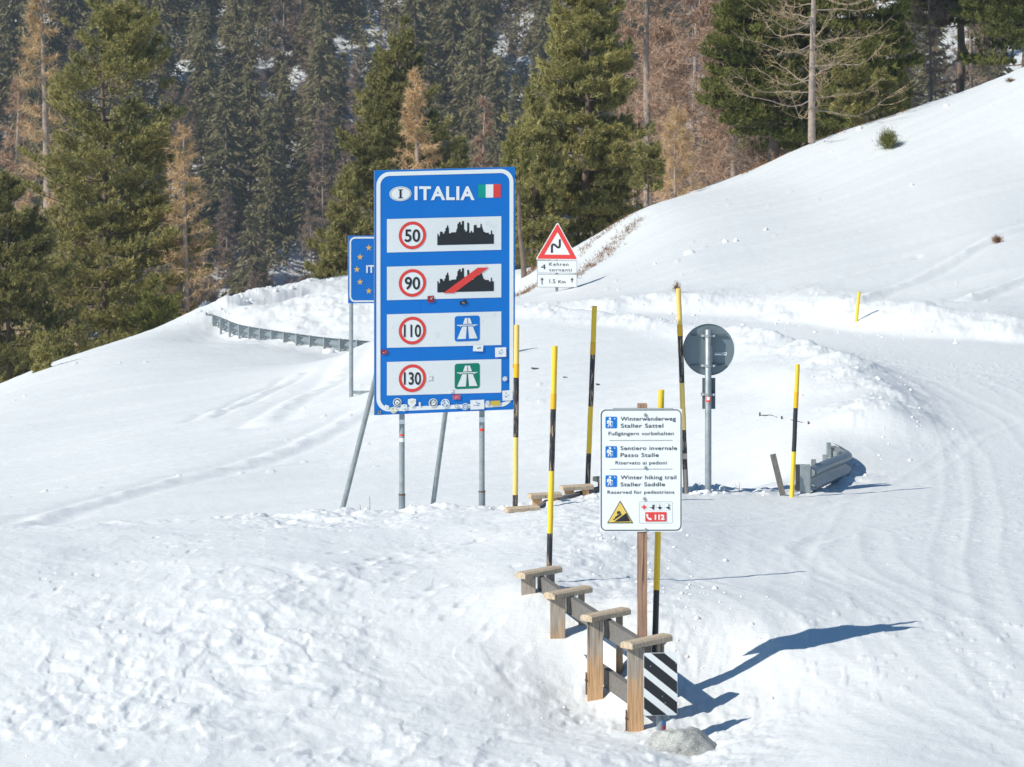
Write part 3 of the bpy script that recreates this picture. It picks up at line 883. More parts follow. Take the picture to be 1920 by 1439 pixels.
bare_larch(1822, -110, 205, 116, 65, 41, 'grey brown larch under the branches in the upper right corner', M_twigg, nb=90, twigs=22, twig_len=.35, prof=lambda s: (1 - s) ** .4, tw=.018, rad=.012)
bare_larch(905, 180, 600, 152, 45, 42, 'thin brown larch seen above the right end of the ITALIA board', M_twigb, nb=60, twigs=30, twig_len=.5, tw=.024)
# thin pine trunk right behind the board's right edge
b = PW(985, 545, 88)
tr = MB(); tr.tube([b + Vector((0, 0, -.3)), b + Vector((-.05, 0, .7)), b + Vector((-.16, 0, 1.7)), b + Vector((-.17, 0, 3.1)), b + Vector((-.2, 0, 4.2))], [.085, .07, .05, .035, .015], M_bark, 8)
t = thing('pine_sapling', b, 'crooked thin pine trunk beside the right edge of the ITALIA board', 'pine tree')
tr.build('trunk', t)
_, cr = pine_meshes(3.4, .55, 77, M_pine, z0=.45, prof=lambda s: .8, gaps=.4, tuft=.18)
c = bpy.data.objects.new('crown', cr); C.objects.link(c); c.parent = t; c.location = (-.15, 0, .9)


# --- far forest
def spruce_meshes(h, R, seed, mat):
    rg = np.random.default_rng(seed); tr = NB(); fo = NB()
    V, F = tube_np([[0, 0, 0], [0, 0, h * .5], [0, 0, h]], [.013 * h, .008 * h, .002 * h], 5); tr.add(V, F)
    nb = int(h * 9); P_, D_, L_, W_ = [], [], [], []
    for i in range(nb):
        s = .04 + .96 * (i + rg.random()) / nb; L = R * (1 - s) ** .8 * (.65 + .5 * rg.random()) + .15
        az = rg.random() * 6.283; dh = np.array([math.cos(az), math.sin(az), 0]); side = np.array([-dh[1], dh[0], 0])
        n = int(5 + L * 7)
        for j in range(n):
            q = rg.random() ** .6; p = np.array([0, 0, s * h]) + dh * L * q + side * rg.normal() * .22 * L * q + np.array([0, 0, -.35 * L * q + .15 * rg.normal()])
            d = dh * .6 + side * rg.normal() * .4 + np.array([0, 0, -.45 + .2 * rg.normal()])
            P_.append(p); D_.append(d / np.linalg.norm(d)); L_.append(.55 + .4 * rg.random()); W_.append(.26)
    for j in range(8):
        P_.append(np.array([0, 0, h * (.94 + .05 * j / 8)])); D_.append(np.array([rg.normal() * .3, rg.normal() * .3, .9])); L_.append(.5); W_.append(.15)
    fo.add(blades(np.array(P_), np.array(D_), np.array(L_), np.array(W_), rg), tri_faces(len(P_)))
    return tr.mesh('trunk', M_bark, True), fo.mesh('crown', mat)


def far_forest():
    protos = []
    for k in range(6):
        h = (19, 22, 17, 24, 15, 20)[k]; R = (3.1, 3.3, 3.4, 3.4, 3.0, 2.9)[k]
        protos.append((h, spruce_meshes(h, R, 300 + k, M_spruce)))
    lprotos = []
    for k in range(3):
        h = (17, 20, 14)[k]
        lprotos.append((h, larch_meshes(h, 2.6, 320 + k, M_twigg, nb=90, twigs=26, twig_len=.9, prof=lambda s: (1 - s) ** .6 + .05, tw=.085, rad=.008, sub=5)))
    rg = random.Random(21); pts = []
    src = {}
    tries = 0
    # openings where the snow shows through, in photo pixels (x, y, rx, ry)
    holes = [(700, 70, 110, 50), (650, 110, 60, 45), (960, 80, 90, 60), (340, 100, 45, 50), (410, 90, 25, 60), (10, 290, 60, 90), (20, 110, 35, 60), (250, 340, 70, 60), (560, 250, 40, 40)]
    nsp = nla = 0
    while tries < 60000 and len(pts) < 298:
        tries += 1
        x = rg.uniform(-80, 62); y = rg.uniform(338, 490)
        z = float(far_z(np.array([x]), np.array([y]))[0])
        px = 960 + x * FPX / y; py = (HC - z) * FPX / y
        if px < -110 or px > 2000 or py < -40 or py > 830: continue
        if px > 1230 and py > 560: continue
        if px > 1900 and rg.random() < .5: continue
        if any(abs(px - a) < c * .62 and b_ - d < py < b_ + d + 210 for (a, b_, c, d) in holes[:2] + holes[2:4] + holes[5:6]): continue
        if any(((px - a) / c) ** 2 + ((py - 25 - b_) / d) ** 2 < 1 for (a, b_, c, d) in holes): continue
        md = 4.15 if px < 1250 else 6.5
        if any((x - q[0]) ** 2 + ((y - q[1]) * .8) ** 2 < md * md for q in pts): continue
        pts.append((x, y))
        # brown larches stand in bands, mostly low and left of centre
        lp = .66 if (370 < px < 640 and py > 480) else (.34 if px < 220 else .2)
        if 880 < px < 1150 and py > 250: lp = .35
        is_l = rg.random() < lp
        P = lprotos if is_l else protos
        k = rg.randrange(len(P)); h, ms = P[k]
        sc = rg.uniform(.52, .98); rot = rg.uniform(0, 6.28); sx = rg.uniform(1.0, 1.4)
        key = (is_l, k)
        if key not in src:
            if is_l:
                src[key] = place_tree('bare_larch', ms, (x, y, z - .4), rot, 'leafless grey brown larch in the distant forest across the valley', 'larch tree', 'brown larches in the distant forest', sc, sx=sx)
            else:
                src[key] = place_tree('spruce_tree', ms, (x, y, z - .4), rot, 'narrow dark spruce in the distant forest across the valley', 'spruce tree', 'dark spruces in the distant forest', sc, sx=sx)
        else:
            dup(src[key], (x, y, z - .4), rot, sc, sx)
    print('far trees', len(pts))


far_forest()


def undergrowth():
    """young spruces and brushwood between the big trees of the far slope"""
    rg = np.random.default_rng(55)
    for (nm, mat, n, hh, ww, lab) in (('young_spruces', M_spruce, 1500, 5.0, .30, 'dense young spruces covering the far mountainside between the big trees'),
                                      ('brushwood', M_twigg, 1300, 3.6, .12, 'grey brown leafless brushwood covering the far mountainside')):
        fo = NB(); y = 338 + 150 * rg.random(n * 2); px = rg.uniform(-110, 1300, n * 2); x = (px - 960) * y / FPX; z = far_z(x, y)
        dens = vn(x / 11, y / 14, 700 + n) > -.12
        x, y, z = x[dens][:n], y[dens][:n], z[dens][:n]; m = len(x); k = 75 if nm[0] == 'y' else 60
        h = hh * (.4 + .9 * rg.random(m) ** 1.5)
        q = rg.random((m, k)) ** 1.3; a = rg.random((m, k)) * 6.283; r = (1 - q) * h[:, None] * .26 * (.4 + .6 * rg.random((m, k)))
        P = np.stack([x[:, None] + r * np.cos(a), y[:, None] + r * np.sin(a), z[:, None] + q * h[:, None]], -1).reshape(-1, 3)
        up = -.35 if nm[0] == 'y' else .7
        d = np.stack([np.cos(a), np.sin(a), np.full_like(a, up)], -1).reshape(-1, 3) + rg.normal(size=P.shape) * .35; d /= np.linalg.norm(d, axis=1, keepdims=True)
        fo.add(blades(P, d, .45 + .5 * rg.random(len(P)), ww, rg), tri_faces(len(P)))
        tag(link_mesh(nm, fo.mesh(nm, mat)), lab, 'undergrowth', kind='stuff')


undergrowth()


# --- small plants on the snow
def tuft_plant(name, px, py, D, w, h, seed, label, cat, mat, n=300, tuft=.06):
    rg = np.random.default_rng(seed)
    b = PW(px, py, D); b.z = gz(b.x, b.y) - .02
    P = rg.normal(size=(n, 3)) * np.array([w * .27, w * .27, h * .24]) + np.array([0, 0, h * .5]); P[:, 2] = np.abs(P[:, 2])
    d = P / (np.linalg.norm(P, axis=1, keepdims=True)) + rg.normal(size=P.shape) * .5 + np.array([0, 0, .4]); d /= np.linalg.norm(d, axis=1, keepdims=True)
    fo = NB(); fo.add(blades(P, d, tuft * (1 + rg.random(n)), tuft * .22, rg), tri_faces(n))
    for i in range(7):
        a = rg.random() * 6.28; q = np.array([math.cos(a) * w * .3, math.sin(a) * w * .3, h * .8])
        V, F = tube_np([[0, 0, -.05], q * .5 + [0, 0, .02], q], [.012, .008, .003], 4); fo.add(V, F)
    o = link_mesh(name, fo.mesh(name, mat)); o.location = b
    tag(o, label, cat)


tuft_plant('dwarf_pine', 1665, 283, 83, .38, .44, 1, 'round green dwarf pine alone on the right hand snow slope', 'shrub', M_pined, 2600, .05)
tuft_plant('dwarf_pine', 1870, 478, 70, .15, .15, 2, 'small brown green sprig in the snow near the right edge', 'shrub', M_heath, 300, .05)
tuft_plant('dry_shrub', 1894, 153, 86, .18, .1, 3, 'tiny dark sprig high on the slope by the upper right corner', 'shrub', M_heath, 160, .05)
tuft_plant('dry_shrub', 1268, 532, 69, .14, .2, 4, 'small dry twig above the tallest pale yellow snow pole', 'shrub', M_heath, 120, .05)

# low brown heath along the foot of the ridge
def heath():
    rg = np.random.default_rng(5); fo = NB(); pts = []
    for (x0, y0, x1, y1, D0, D1, n) in ((1082, 520, 1205, 442, 77.5, 82.3, 230), (965, 560, 1010, 545, 77, 80, 70), (1090, 500, 1200, 450, 82, 86, 90),
                                        (1395, 338, 1470, 296, 88.5, 90, 50), (1540, 268, 1700, 215, 88.3, 89, 60), (990, 540, 1040, 520, 88, 92, 120)):
        for i in range(n):
            t = rg.random(); pts.append(((x0 + (x1 - x0) * t - 960) / FPX * (D0 + (D1 - D0) * t), D0 + (D1 - D0) * t + rg.normal() * .5))
    P = np.array(pts); Z = height(P[:, 0][None], P[:, 1][None])[0]
    k = 7; Q = np.repeat(np.c_[P, Z - .02], k, 0) + rg.normal(size=(len(P) * k, 3)) * [.08, .08, .02]
    d = rg.normal(size=Q.shape) * [.6, .6, .3] + [0, 0, .8]; d /= np.linalg.norm(d, axis=1, keepdims=True)
    fo.add(blades(Q, d, .05 + .10 * rg.random(len(Q)), .012, rg), tri_faces(len(Q)))
    o = link_mesh('dry_heath', fo.mesh('dry_heath', M_heath)); tag(o, 'dry reddish brown heath twigs poking from the snow along the ridge foot', 'ground cover', kind='stuff')


heath()


# loose snow clods thrown up by the plough
def clods():
    rg = np.random.default_rng(9)
    bm = bmesh.new(); bmesh.ops.create_icosphere(bm, subdivisions=2, radius=1)
    iv = np.array([v.co[:] for v in bm.verts]); fi = np.array([[v.index for v in f.verts] for f in bm.faces]); bm.free()
    cand = []
    def along(line, n, spread, smin, smax):
        L = np.array(line)
        for i in range(n):
            t = rg.random() * (len(L) - 1); k = int(t); p = L[k] + (L[min(k + 1, len(L) - 1)] - L[k]) * (t - k)
            s = smin + (smax - smin) * rg.random() ** 3
            cand.append((p[0] + rg.normal() * spread, p[1] + rg.normal() * spread, s))
    along(fork[10:18], 110, .5, .010, .04)
    along([tuple(p) for p in poly[len(near_edge):len(near_edge) + 7]], 80, .6, .012, .05)
    along(L3([(1240, 1384, 26.3), (1300, 1290, 28.8), (1200, 1180, 31.5), (1150, 1080, 33.8)]), 170, .35, .006, .03)
    along(L3([(640, 962, 38), (960, 958, 38), (1130, 940, 38.6), (1300, 920, 39.8), (1450, 924, 40)]), 90, .25, .008, .03)
    along(L3([(1285, 925, 39.5), (1345, 922, 39.6)]), 40, .16, .02, .06)
    along(L3([(400, 585, 96), (480, 560, 101), (600, 535, 105), (700, 522, 107)]), 90, .5, .03, .08)
    along(L3([(1300, 1300, 29), (1700, 1300, 29), (1900, 1000, 37), (1500, 1000, 37)]), 240, 1.2, .003, .009)
    along(L3([(100, 1400, 26), (900, 1400, 26), (900, 1100, 31), (100, 1100, 31)]), 90, 1.2, .004, .014)
    cand2 = []
    for (px, py, D, s) in ((1293, 470, 74, .12), (1360, 455, 75, .07), (1380, 452, 75, .06), (1612, 245 + 6, 87, .1), (1775, 225, 86, .08), (1560, 290, 85, .05),
                           (617, 645, 87.5, .16), (1710, 346, 78, .05), (1860, 180, 84, .05), (1436, 418, 76, .07), (1228, 480, 74, .06)):
        cand2.append(((px - 960) * D / FPX, D, s))
    cand += cand2
    A = np.array(cand); Z = height(A[:, 0][None], A[:, 1][None])[0]
    nb = NB()
    for (x, y, s), z in zip(cand, Z):
        j = rg.normal(size=3) * 5
        n = 1 + .5 * vn(iv[:, 0] * 1.7 + j[0], iv[:, 1] * 1.7 + iv[:, 2] * 1.3 + j[1], 3)
        nb.add(iv * n[:, None] * s * (np.array([1, 1, .75]) + rg.normal(size=3) * .15) + np.array([x, y, z + s * .05]), fi)
    me = nb.mesh('snow_clods', M_snow, True)
    tag(link_mesh('snow_clods', me), 'loose white snow clods scattered on banks and beside the road', 'snow', kind='stuff')


clods()


# ---------------------------------------------------------------- flat graphics
class Frame:
    def __init__(s, o, x, y):
        s.o = Vector(o); s.x = Vector(x).normalized(); s.y = Vector(y).normalized(); s.n = s.x.cross(s.y).normalized()
    def __call__(s, u, v, w=0): return s.o + s.x * u + s.y * v + s.n * w


def text_poly(txt, offset=0.0, spacing=1.0):
    cu = bpy.data.curves.new('lettering_curve', 'FONT'); cu.body = txt; cu.fill_mode = 'FRONT'; cu.offset = offset; cu.space_character = spacing
    cu.resolution_u = 4
    o = bpy.data.objects.new('lettering_curve', cu); C.objects.link(o)
    dg = bpy.context.evaluated_depsgraph_get()
    me = bpy.data.meshes.new_from_object(o.evaluated_get(dg))
    vs = [(v.co.x, v.co.y) for v in me.vertices]; fs = [list(p.vertices) for p in me.polygons]
    bpy.data.objects.remove(o); bpy.data.meshes.remove(me); bpy.data.curves.remove(cu)
    return vs, fs


def put_text(mb, fr, map2, txt, x0, x1, ybase, ycap, w, mat, offset=.0, spacing=1.0):
    """text between photo columns x0..x1, its baseline and capital height on the given rows"""
    vs, fs = text_poly(txt, offset, spacing)
    xs = [v[0] for v in vs]; a, b = min(xs), max(xs)
    caps, _ = text_poly('H', offset); ch = max(v[1] for v in caps)
    out = []
    for (x, y) in vs:
        px = x0 + (x - a) / (b - a) * (x1 - x0); py = ybase + (ycap - ybase) * y / ch
        u, v = map2(px, py); out.append(fr(u, v, w))
    mb.add(out, fs, mat)


def disc(mb, fr, u, v, rx, ry, w, mat, n=48, r0=None):
    if r0 is None:
        mb.poly([fr(u + rx * math.cos(2 * math.pi * i / n), v + ry * math.sin(2 * math.pi * i / n), w) for i in range(n)], mat)
    else:
        k = r0
        for i in range(n):
            a, b_ = 2 * math.pi * i / n, 2 * math.pi * (i + 1) / n
            mb.poly([fr(u + rx * math.cos(a), v + ry * math.sin(a), w), fr(u + rx * math.cos(b_), v + ry * math.sin(b_), w),
                     fr(u + rx * k * math.cos(b_), v + ry * k * math.sin(b_), w), fr(u + rx * k * math.cos(a), v + ry * k * math.sin(a), w)], mat)


def rr_outline(u0, v0, u1, v1, r, n=8):
    out = []
    for (cx, cy, a0) in ((u1 - r, v1 - r, 0), (u0 + r, v1 - r, 90), (u0 + r, v0 + r, 180), (u1 - r, v0 + r, 270)):
        for i in range(n + 1):
            a = math.radians(a0 + 90 * i / n); out.append((cx + r * math.cos(a), cy + r * math.sin(a)))
    return out


def rrect(mb, fr, u0, v0, u1, v1, r, w, mat, stroke=None, n=8):
    o = rr_outline(u0, v0, u1, v1, r, n)
    if stroke is None:
        mb.poly([fr(a, b_, w) for a, b_ in o], mat)
    else:
        i_ = rr_outline(u0 + stroke, v0 + stroke, u1 - stroke, v1 - stroke, max(r - stroke, .002), n)
        m = len(o)
        for k in range(m):
            j = (k + 1) % m
            mb.poly([fr(*o[k], w), fr(*o[j], w), fr(*i_[j], w), fr(*i_[k], w)], mat)


def plate(mb, fr, outline, w0, w1, front, back, edge):
    """solid sheet from an outline"""
    mb.poly([fr(a, b_, w1) for a, b_ in outline], front)
    mb.poly([fr(a, b_, w0) for a, b_ in outline][::-1], back)
    n = len(outline)
    for k in range(n):
        j = (k + 1) % n
        mb.poly([fr(*outline[k], w0), fr(*outline[j], w0), fr(*outline[j], w1), fr(*outline[k], w1)], edge)


def star_pts(u, v, r, n=5, k=.4, rot=math.pi / 2):
    return [(u + (r if i % 2 == 0 else r * k) * math.cos(rot + math.pi * i / n), v + (r if i % 2 == 0 else r * k) * math.sin(rot + math.pi * i / n)) for i in range(2 * n)]


# ---------------------------------------------------------------- the big ITALIA board
BW, BH = 1.6, 2.718
o0 = PW(702, 779, 37.9); ox = PW(965.5, 768, 38.25); oy = PW(702, 320, 37.9)
FB = Frame(o0, ox - o0, oy - o0)
def SB(px, py):
    u = (px - 702) / 263.5; yb = 779 - 11 * u; yt = 320 - 7 * u
    return u * BW, (yb - py) / (yb - yt) * BH


def z4(x, y): return (690 + x / 6.541, 300 + y / 6.541)
def z5(x, y): return (690 + x / 6.541, 480 + y / 6.541)
def z6(x, y): return (630 + x / 4.231, 640 + y / 4.231)

board = thing('border_sign', PW(830, 958, 38.1), 'big blue ITALIA border board listing speed limits 50 to 130', 'road sign')
mb = MB(); plate(mb, FB, [(0, 0), (BW, 0), (BW, BH), (0, BH)], -.03, 0, M_blue, M_plate, M_plate)
for v in (.35, 1.35, 2.35): mb.box(FB(BW / 2, v, -.045), FB.x * .74, FB.y * .02, FB.n * .0149, M_galv)
for u in (.52, 1.05): mb.box(FB(u, BH / 2, .0005), FB.x * .0006, FB.y * BH * .495, FB.n * .0006, M_blue)
mb.build('panel', board)
mb = MB(); rrect(mb, FB, .022, .035, BW - .018, BH - .02, .15, .003, M_white, .045, 12); mb.build('border_line', board)
mb = MB(); put_text(mb, FB, SB, 'ITALIA', 776.6, 889.2, 375.6 - 1.2, 350.2 - .6, .004, M_white, .03, 1.1)
# keep the letters parallel with the board's tilt
mb.build('lettering', board)
u, v = SB(750.4, 363.7)
mb = MB(); disc(mb, FB, u, v, .124, .081, .003, M_white, 48); disc(mb, FB, u, v, .114, .073, .005, M_navy, 48, .965)
for (a, b_, c, d) in ((-.011, -.047, .011, .047), (-.027, .041, .027, .049), (-.027, -.049, .027, -.041)):
    mb.poly([FB(u + a, v + b_, .006), FB(u + c, v + b_, .006), FB(u + c, v + d, .006), FB(u + a, v + d, .006)], M_black)
mb.build('country_oval', board)
mb = MB()
for k, mt in enumerate((M_green, M_white, M_red)):
    x0 = 896 + 14.2 * k; x1 = x0 + 14.2
    mb.poly([FB(*SB(a, b_), .003) for a, b_ in ((x0, 371.2 - k * .3), (x1, 371 - k * .3), (x1, 346 - k * .3), (x0, 346.2 - k * .3))], mt)
mb.build('flag', board)

SKY = [(845, 1047), (845, 910), (860, 908), (862, 935), (876, 932), (876, 880), (900, 880), (915, 893), (918, 908), (930, 905), (932, 878), (945, 875), (945, 838), (960, 832), (965, 803), (978, 803),
       (980, 832), (986, 838), (988, 902), (1010, 900), (1018, 890), (1075, 887), (1080, 850), (1090, 845), (1092, 785), (1108, 780), (1110, 762), (1130, 760), (1133, 795), (1145, 793), (1147, 750),
       (1171, 748), (1173, 855), (1188, 858), (1190, 885), (1205, 875), (1212, 860), (1212, 770), (1228, 768), (1236, 785), (1237, 893), (1252, 893), (1255, 870), (1268, 870), (1272, 890), (1290, 890),
       (1292, 800), (1328, 798), (1330, 832), (1372, 830), (1375, 785), (1390, 785), (1392, 820), (1398, 822), (1400, 850), (1408, 850), (1410, 875), (1440, 893), (1478, 893), (1480, 912), (1502, 912),
       (1503, 865), (1517, 865), (1518, 908), (1540, 912), (1540, 1030)]
ROADS = [[(1185, 762), (1213, 762), (1213, 835), (1160, 835)], [(1220, 762), (1243, 762), (1270, 832), (1222, 832)],
         [(1085, 847), (1335, 841), (1337, 850), (1305, 853), (1303, 865), (1292, 865), (1290, 854), (1138, 858), (1130, 870), (1122, 868), (1120, 858), (1090, 858)],
         [(1150, 868), (1205, 866), (1195, 1018), (1088, 1022)], [(1222, 866), (1280, 865), (1337, 1012), (1235, 1015)]]
for k, num in enumerate(('50', '90', '110', '130')):
    dy = 89.3 * k
    y0l, y1l = 411.2 + dy, 474 + dy
    lp = MB(); 
    pl_ = [SB(725.2, y1l), SB(939.6, y1l - 5.4), SB(939.6, y0l - 5.6), SB(725.2, y0l)]
    lp.poly([FB(*p, .003) for p in pl_], M_panelw)
    # thin bright edge line
    lo = lp.build('limit_panel', board)
    cu, cv = SB(772.6, 441.6 + dy)
    r = MB(); disc(r, FB, cu, cv, .155, .154, .006, M_red, 56, .78); disc(r, FB, cu, cv, .1205, .1195, .0045, M_white, 56)
    hw = 14.4 if len(num) == 2 else 16
    put_text(r, FB, SB, num, 772.6 - hw, 772.6 + hw, 453.2 + dy, 430.4 + dy, .0075, M_black, .018, 1.0)
    link = r.build('speed_roundel', lo)
    if k < 2:
        s = MB(); oy_ = 0 if k == 0 else 88.6
        s.poly([FB(*SB(z4(a, b_)[0], z4(a, b_)[1] + oy_), .005) for a, b_ in SKY][::-1], M_black)
        s.build('skyline_symbol', lo)
        if k == 1:
            s = MB(); s.poly([FB(*SB(*z5(a, b_)), .008) for a, b_ in ((915, 458), (1050, 456), (1478, 142), (1340, 146))], M_red)
            s.build('cancel_stripe', lo)
    else:
        s = MB(); oy_ = 0 if k == 2 else 89.2
        a0 = SB(851.7, 641 + oy_); a1 = SB(899, 591.6 + oy_)
        rrect(s, FB, a0[0], a0[1], a1[0], a1[1], .03, .005, M_blue if k == 2 else M_mgreen)
        for R_ in ROADS: s.poly([FB(*SB(z5(a, b_)[0], z5(a, b_)[1] + oy_), .0075) for a, b_ in R_], M_panelw)
        s.build('motorway_symbol', lo)

# posts and struts
def pole_mb(a, b_, r, mat=M_galv, n=14): m = MB(); m.tube([a, a.lerp(b_, .5), b_], r, mat, n); return m
for (px, yb, D) in ((755.5, 972, 38.1), (903.5, 960, 38.35)):
    bt = PW(px, yb, D); tp = Vector((bt.x, bt.y, FB(0, BH - .12).z))
    shift = FB.n * 0
    uu = (bt - FB.o).dot(FB.x); base = FB(uu, 0, -.095); bt = Vector((base.x, base.y, bt.z)); tp = Vector((base.x, base.y, tp.z))
    m = MB(); m.tube([bt + Vector((0, 0, -.2)), tp], .031, M_galv, 16)
    zs = HC - (928 if px < 800 else 921) * D / FPX
    m.tube([Vector((bt.x, bt.y, bt.z - .3)), Vector((bt.x, bt.y, zs))], .037, M_galvd, 16)
    m.tube([Vector((bt.x, bt.y, zs)), Vector((bt.x, bt.y, zs + .015))], .039, M_rust, 16)
    po = m.build('post', board)
    for (ys, hh, mt) in (((790, 8, M_white), (815, 3, M_red), (824, 7, M_white)) if px < 800 else ((785, 9, M_white), (804, 5, M_red))):
        zc = HC - ys * D / FPX
        s = MB(); pts = []
        for q in range(7):
            a = math.radians(-150 + 20 * q); pts.append((math.cos(a) * .0325, math.sin(a) * .0325))
        for q in range(6):
            s.poly([Vector((bt.x + pts[q][0], bt.y + pts[q][1], zc - hh * .003)), Vector((bt.x + pts[q + 1][0], bt.y + pts[q + 1][1], zc - hh * .003)),
                    Vector((bt.x + pts[q + 1][0], bt.y + pts[q + 1][1], zc + hh * .003)), Vector((bt.x + pts[q][0], bt.y + pts[q][1], zc + hh * .003))], mt)
        s.build('sticker', po)
a = PW(636, 980, 38.9); b_ = FB(.32, 1.5, -.13); pole_mb(a, b_, .03).build('strut', board)
a = PW(809, 968, 39.2); b_ = FB(1.0, 1.2, -.13); pole_mb(a, b_, .028).build('strut', board)

# stickers on the board: (photo x, y, half width px, half height px, shape, base, mark, tilt)
M_pink = plain('sticker_pink', srgb(214, 92, 110), .5, .2, 60)
M_sk_b = plain('sticker_blue', srgb(90, 140, 200), .5, .2, 60)
M_sk_g = plain('sticker_grey', srgb(190, 196, 204), .5, .3, 90)
M_sk_r = plain('sticker_darkred', srgb(160, 40, 52), .5, .2, 60)
M_gold = plain('sticker_gold', srgb(222, 190, 70), .5, .1, 60)
stk = [(807, 561, 6, 6, 'sq', M_sk_r, M_white, 5), (868, 567.5, 6.5, 3.6, 'sq', M_black, M_white, 18), (895.5, 653, 9.5, 6, 'sq', M_white, M_black, -4),
       (938, 660.5, 10.5, 9, 'sq', M_white, M_sk_b, 1), (720.5, 660.5, 6, 4, 'sq', M_sk_r, M_white, 5), (804.5, 707.5, 4.5, 5, 'sq', M_white, M_pink, 0),
       (844.5, 732, 4, 4, 'sq', M_white, M_sk_g, 8), (946, 710.5, 4.6, 4.6, 'o', M_white, M_sk_g, 0), (951, 741.5, 9.5, 9.5, 'sq', M_white, M_sk_b, 3),
       (855, 744.5, 7, 4.6, 'sq', M_pink, M_white, 2), (744, 754.5, 8, 8, 'o', M_white, M_black, 0), (771.5, 755.5, 7.5, 8.5, 'sh', M_white, M_gold, 0),
       (811, 755.5, 8.2, 8.2, 'o', M_white, M_black, 0), (833.8, 756.5, 8.4, 8.4, 'o', M_white, M_sk_b, 0), (786, 758, 1.8, 3.6, 'sq', M_white, M_sk_g, 4),
       (854.8, 762, 4, 4, 'o', M_white, M_navy, 0), (871.5, 762.5, 6.6, 6.6, 'o', M_white, M_sk_b, 0), (894, 759, 13, 9, 'sq', M_white, M_sk_b, 0),
       (913.5, 755.5, 4.3, 4.3, 'o', M_white, M_sk_g, 0), (928, 756, 9, 4.6, 'sq', M_gold, M_gold, 0), (724.5, 763, 4, 3, 'sq', M_white, M_sk_g, -20),
       (738, 769, 6.4, 6.4, 'o', M_white, M_gold, 0), (756.5, 765, 6, 7, 'sh', M_white, M_mgreen, 0), (710.5, 773, 3.8, 3.8, 'o', M_black, M_white, 0)]
for i, (x, y, hw, hh, shp, m0, m1, tl) in enumerate(stk):
    u, v = SB(x, y); a_ = hw * .00607; c_ = hh * .00592; w = .010 + .0006 * (i % 4)
    T = math.radians(tl)
    def G(p, q): return FB(u + p * math.cos(T) - q * math.sin(T), v + p * math.sin(T) + q * math.cos(T), w + G.e)
    G.e = 0
    s = MB(); rs = random.Random(i)
    if shp == 'sq': s.poly([G(-a_, -c_), G(a_, -c_), G(a_, c_), G(-a_, c_)], m0)
    elif shp == 'o': s.poly([G(a_ * math.cos(t_), c_ * math.sin(t_)) for t_ in [2 * math.pi * q / 20 for q in range(20)]], m0)
    else: s.poly([G(-a_, c_ * .8), G(-a_, -c_ * .2), G(-a_ * .5, -c_ * .75), G(0, -c_), G(a_ * .5, -c_ * .75), G(a_, -c_ * .2), G(a_, c_ * .8), G(0, c_)], m0)
    G.e = .002
    if m1 is not m0:
        if shp == 'o':
            n = 16
            for q in range(n):
                if q % 4 == 3 and i % 2: continue
                t0, t1 = 2 * math.pi * q / n, 2 * math.pi * (q + 1) / n
                s.poly([G(a_ * .8 * math.cos(t0), c_ * .8 * math.sin(t0)), G(a_ * .8 * math.cos(t1), c_ * .8 * math.sin(t1)), G(a_ * .62 * math.cos(t1), c_ * .62 * math.sin(t1)), G(a_ * .62 * math.cos(t0), c_ * .62 * math.sin(t0))], m1)
        for q in range(5):
            bx, by = rs.uniform(-.55, .35) * a_, rs.uniform(-.55, .45) * c_
            sw, sh_ = rs.uniform(.12, .4) * a_, rs.uniform(.08, .22) * c_
            s.poly([G(bx, by), G(bx + sw, by + sh_ * .3), G(bx + sw, by + sh_), G(bx, by + sh_)], m1)
            G.e += .0003
    s.build('sticker', board)

# ---------------------------------------------------------------- the EU sign
o1 = PW(653, 569.3, 58); FE = Frame(o1, PW(780, 568, 58.4) - o1, PW(653, 441.7, 58) - o1)
ES = 1.151
def SE(px, py): return (px - 653) / 127.2 * ES, (569.3 - py) / 127.6 * ES
eu = thing('state_sign', PW(657, 752, 58), 'square blue sign with ring of yellow stars, half hidden behind the ITALIA board', 'road sign')
mb = MB(); plate(mb, FE, rr_outline(0, 0, ES, ES, .01, 2), -.025, 0, M_blue, M_plate, M_plate); mb.build('panel', eu)
mb = MB(); rrect(mb, FE, .02, .02, ES - .02, ES - .02, .1, .004, M_white, .03); mb.build('border_line', eu)
for k in range(12):
    mb = MB(); a = math.pi * k / 6; mb.poly([FE(*p, .004) for p in star_pts(ES / 2 + .425 * math.cos(a), ES / 2 + .425 * math.sin(a), .058)], M_star); mb.build('star', eu)
mb = MB(); put_text(mb, FE, SE, 'ITALIA', 688, 745, 511.4, 497.5, .005, M_white, .03); mb.build('lettering', eu)
for (px, yy) in ((658.5, 775), (779, 775)):
    bt = PW(px, yy, 58.2); m = MB(); m.tube([bt, Vector((bt.x, bt.y, PW(px, 450, 58.2).z))], .036, M_galv, 14); m.build('post', eu)
m = MB(); m.box(PW(719, 736, 58.2), (.54, 0, 0), (0, .02, 0), (0, 0, .025), M_galv); m.build('crossbar', eu)

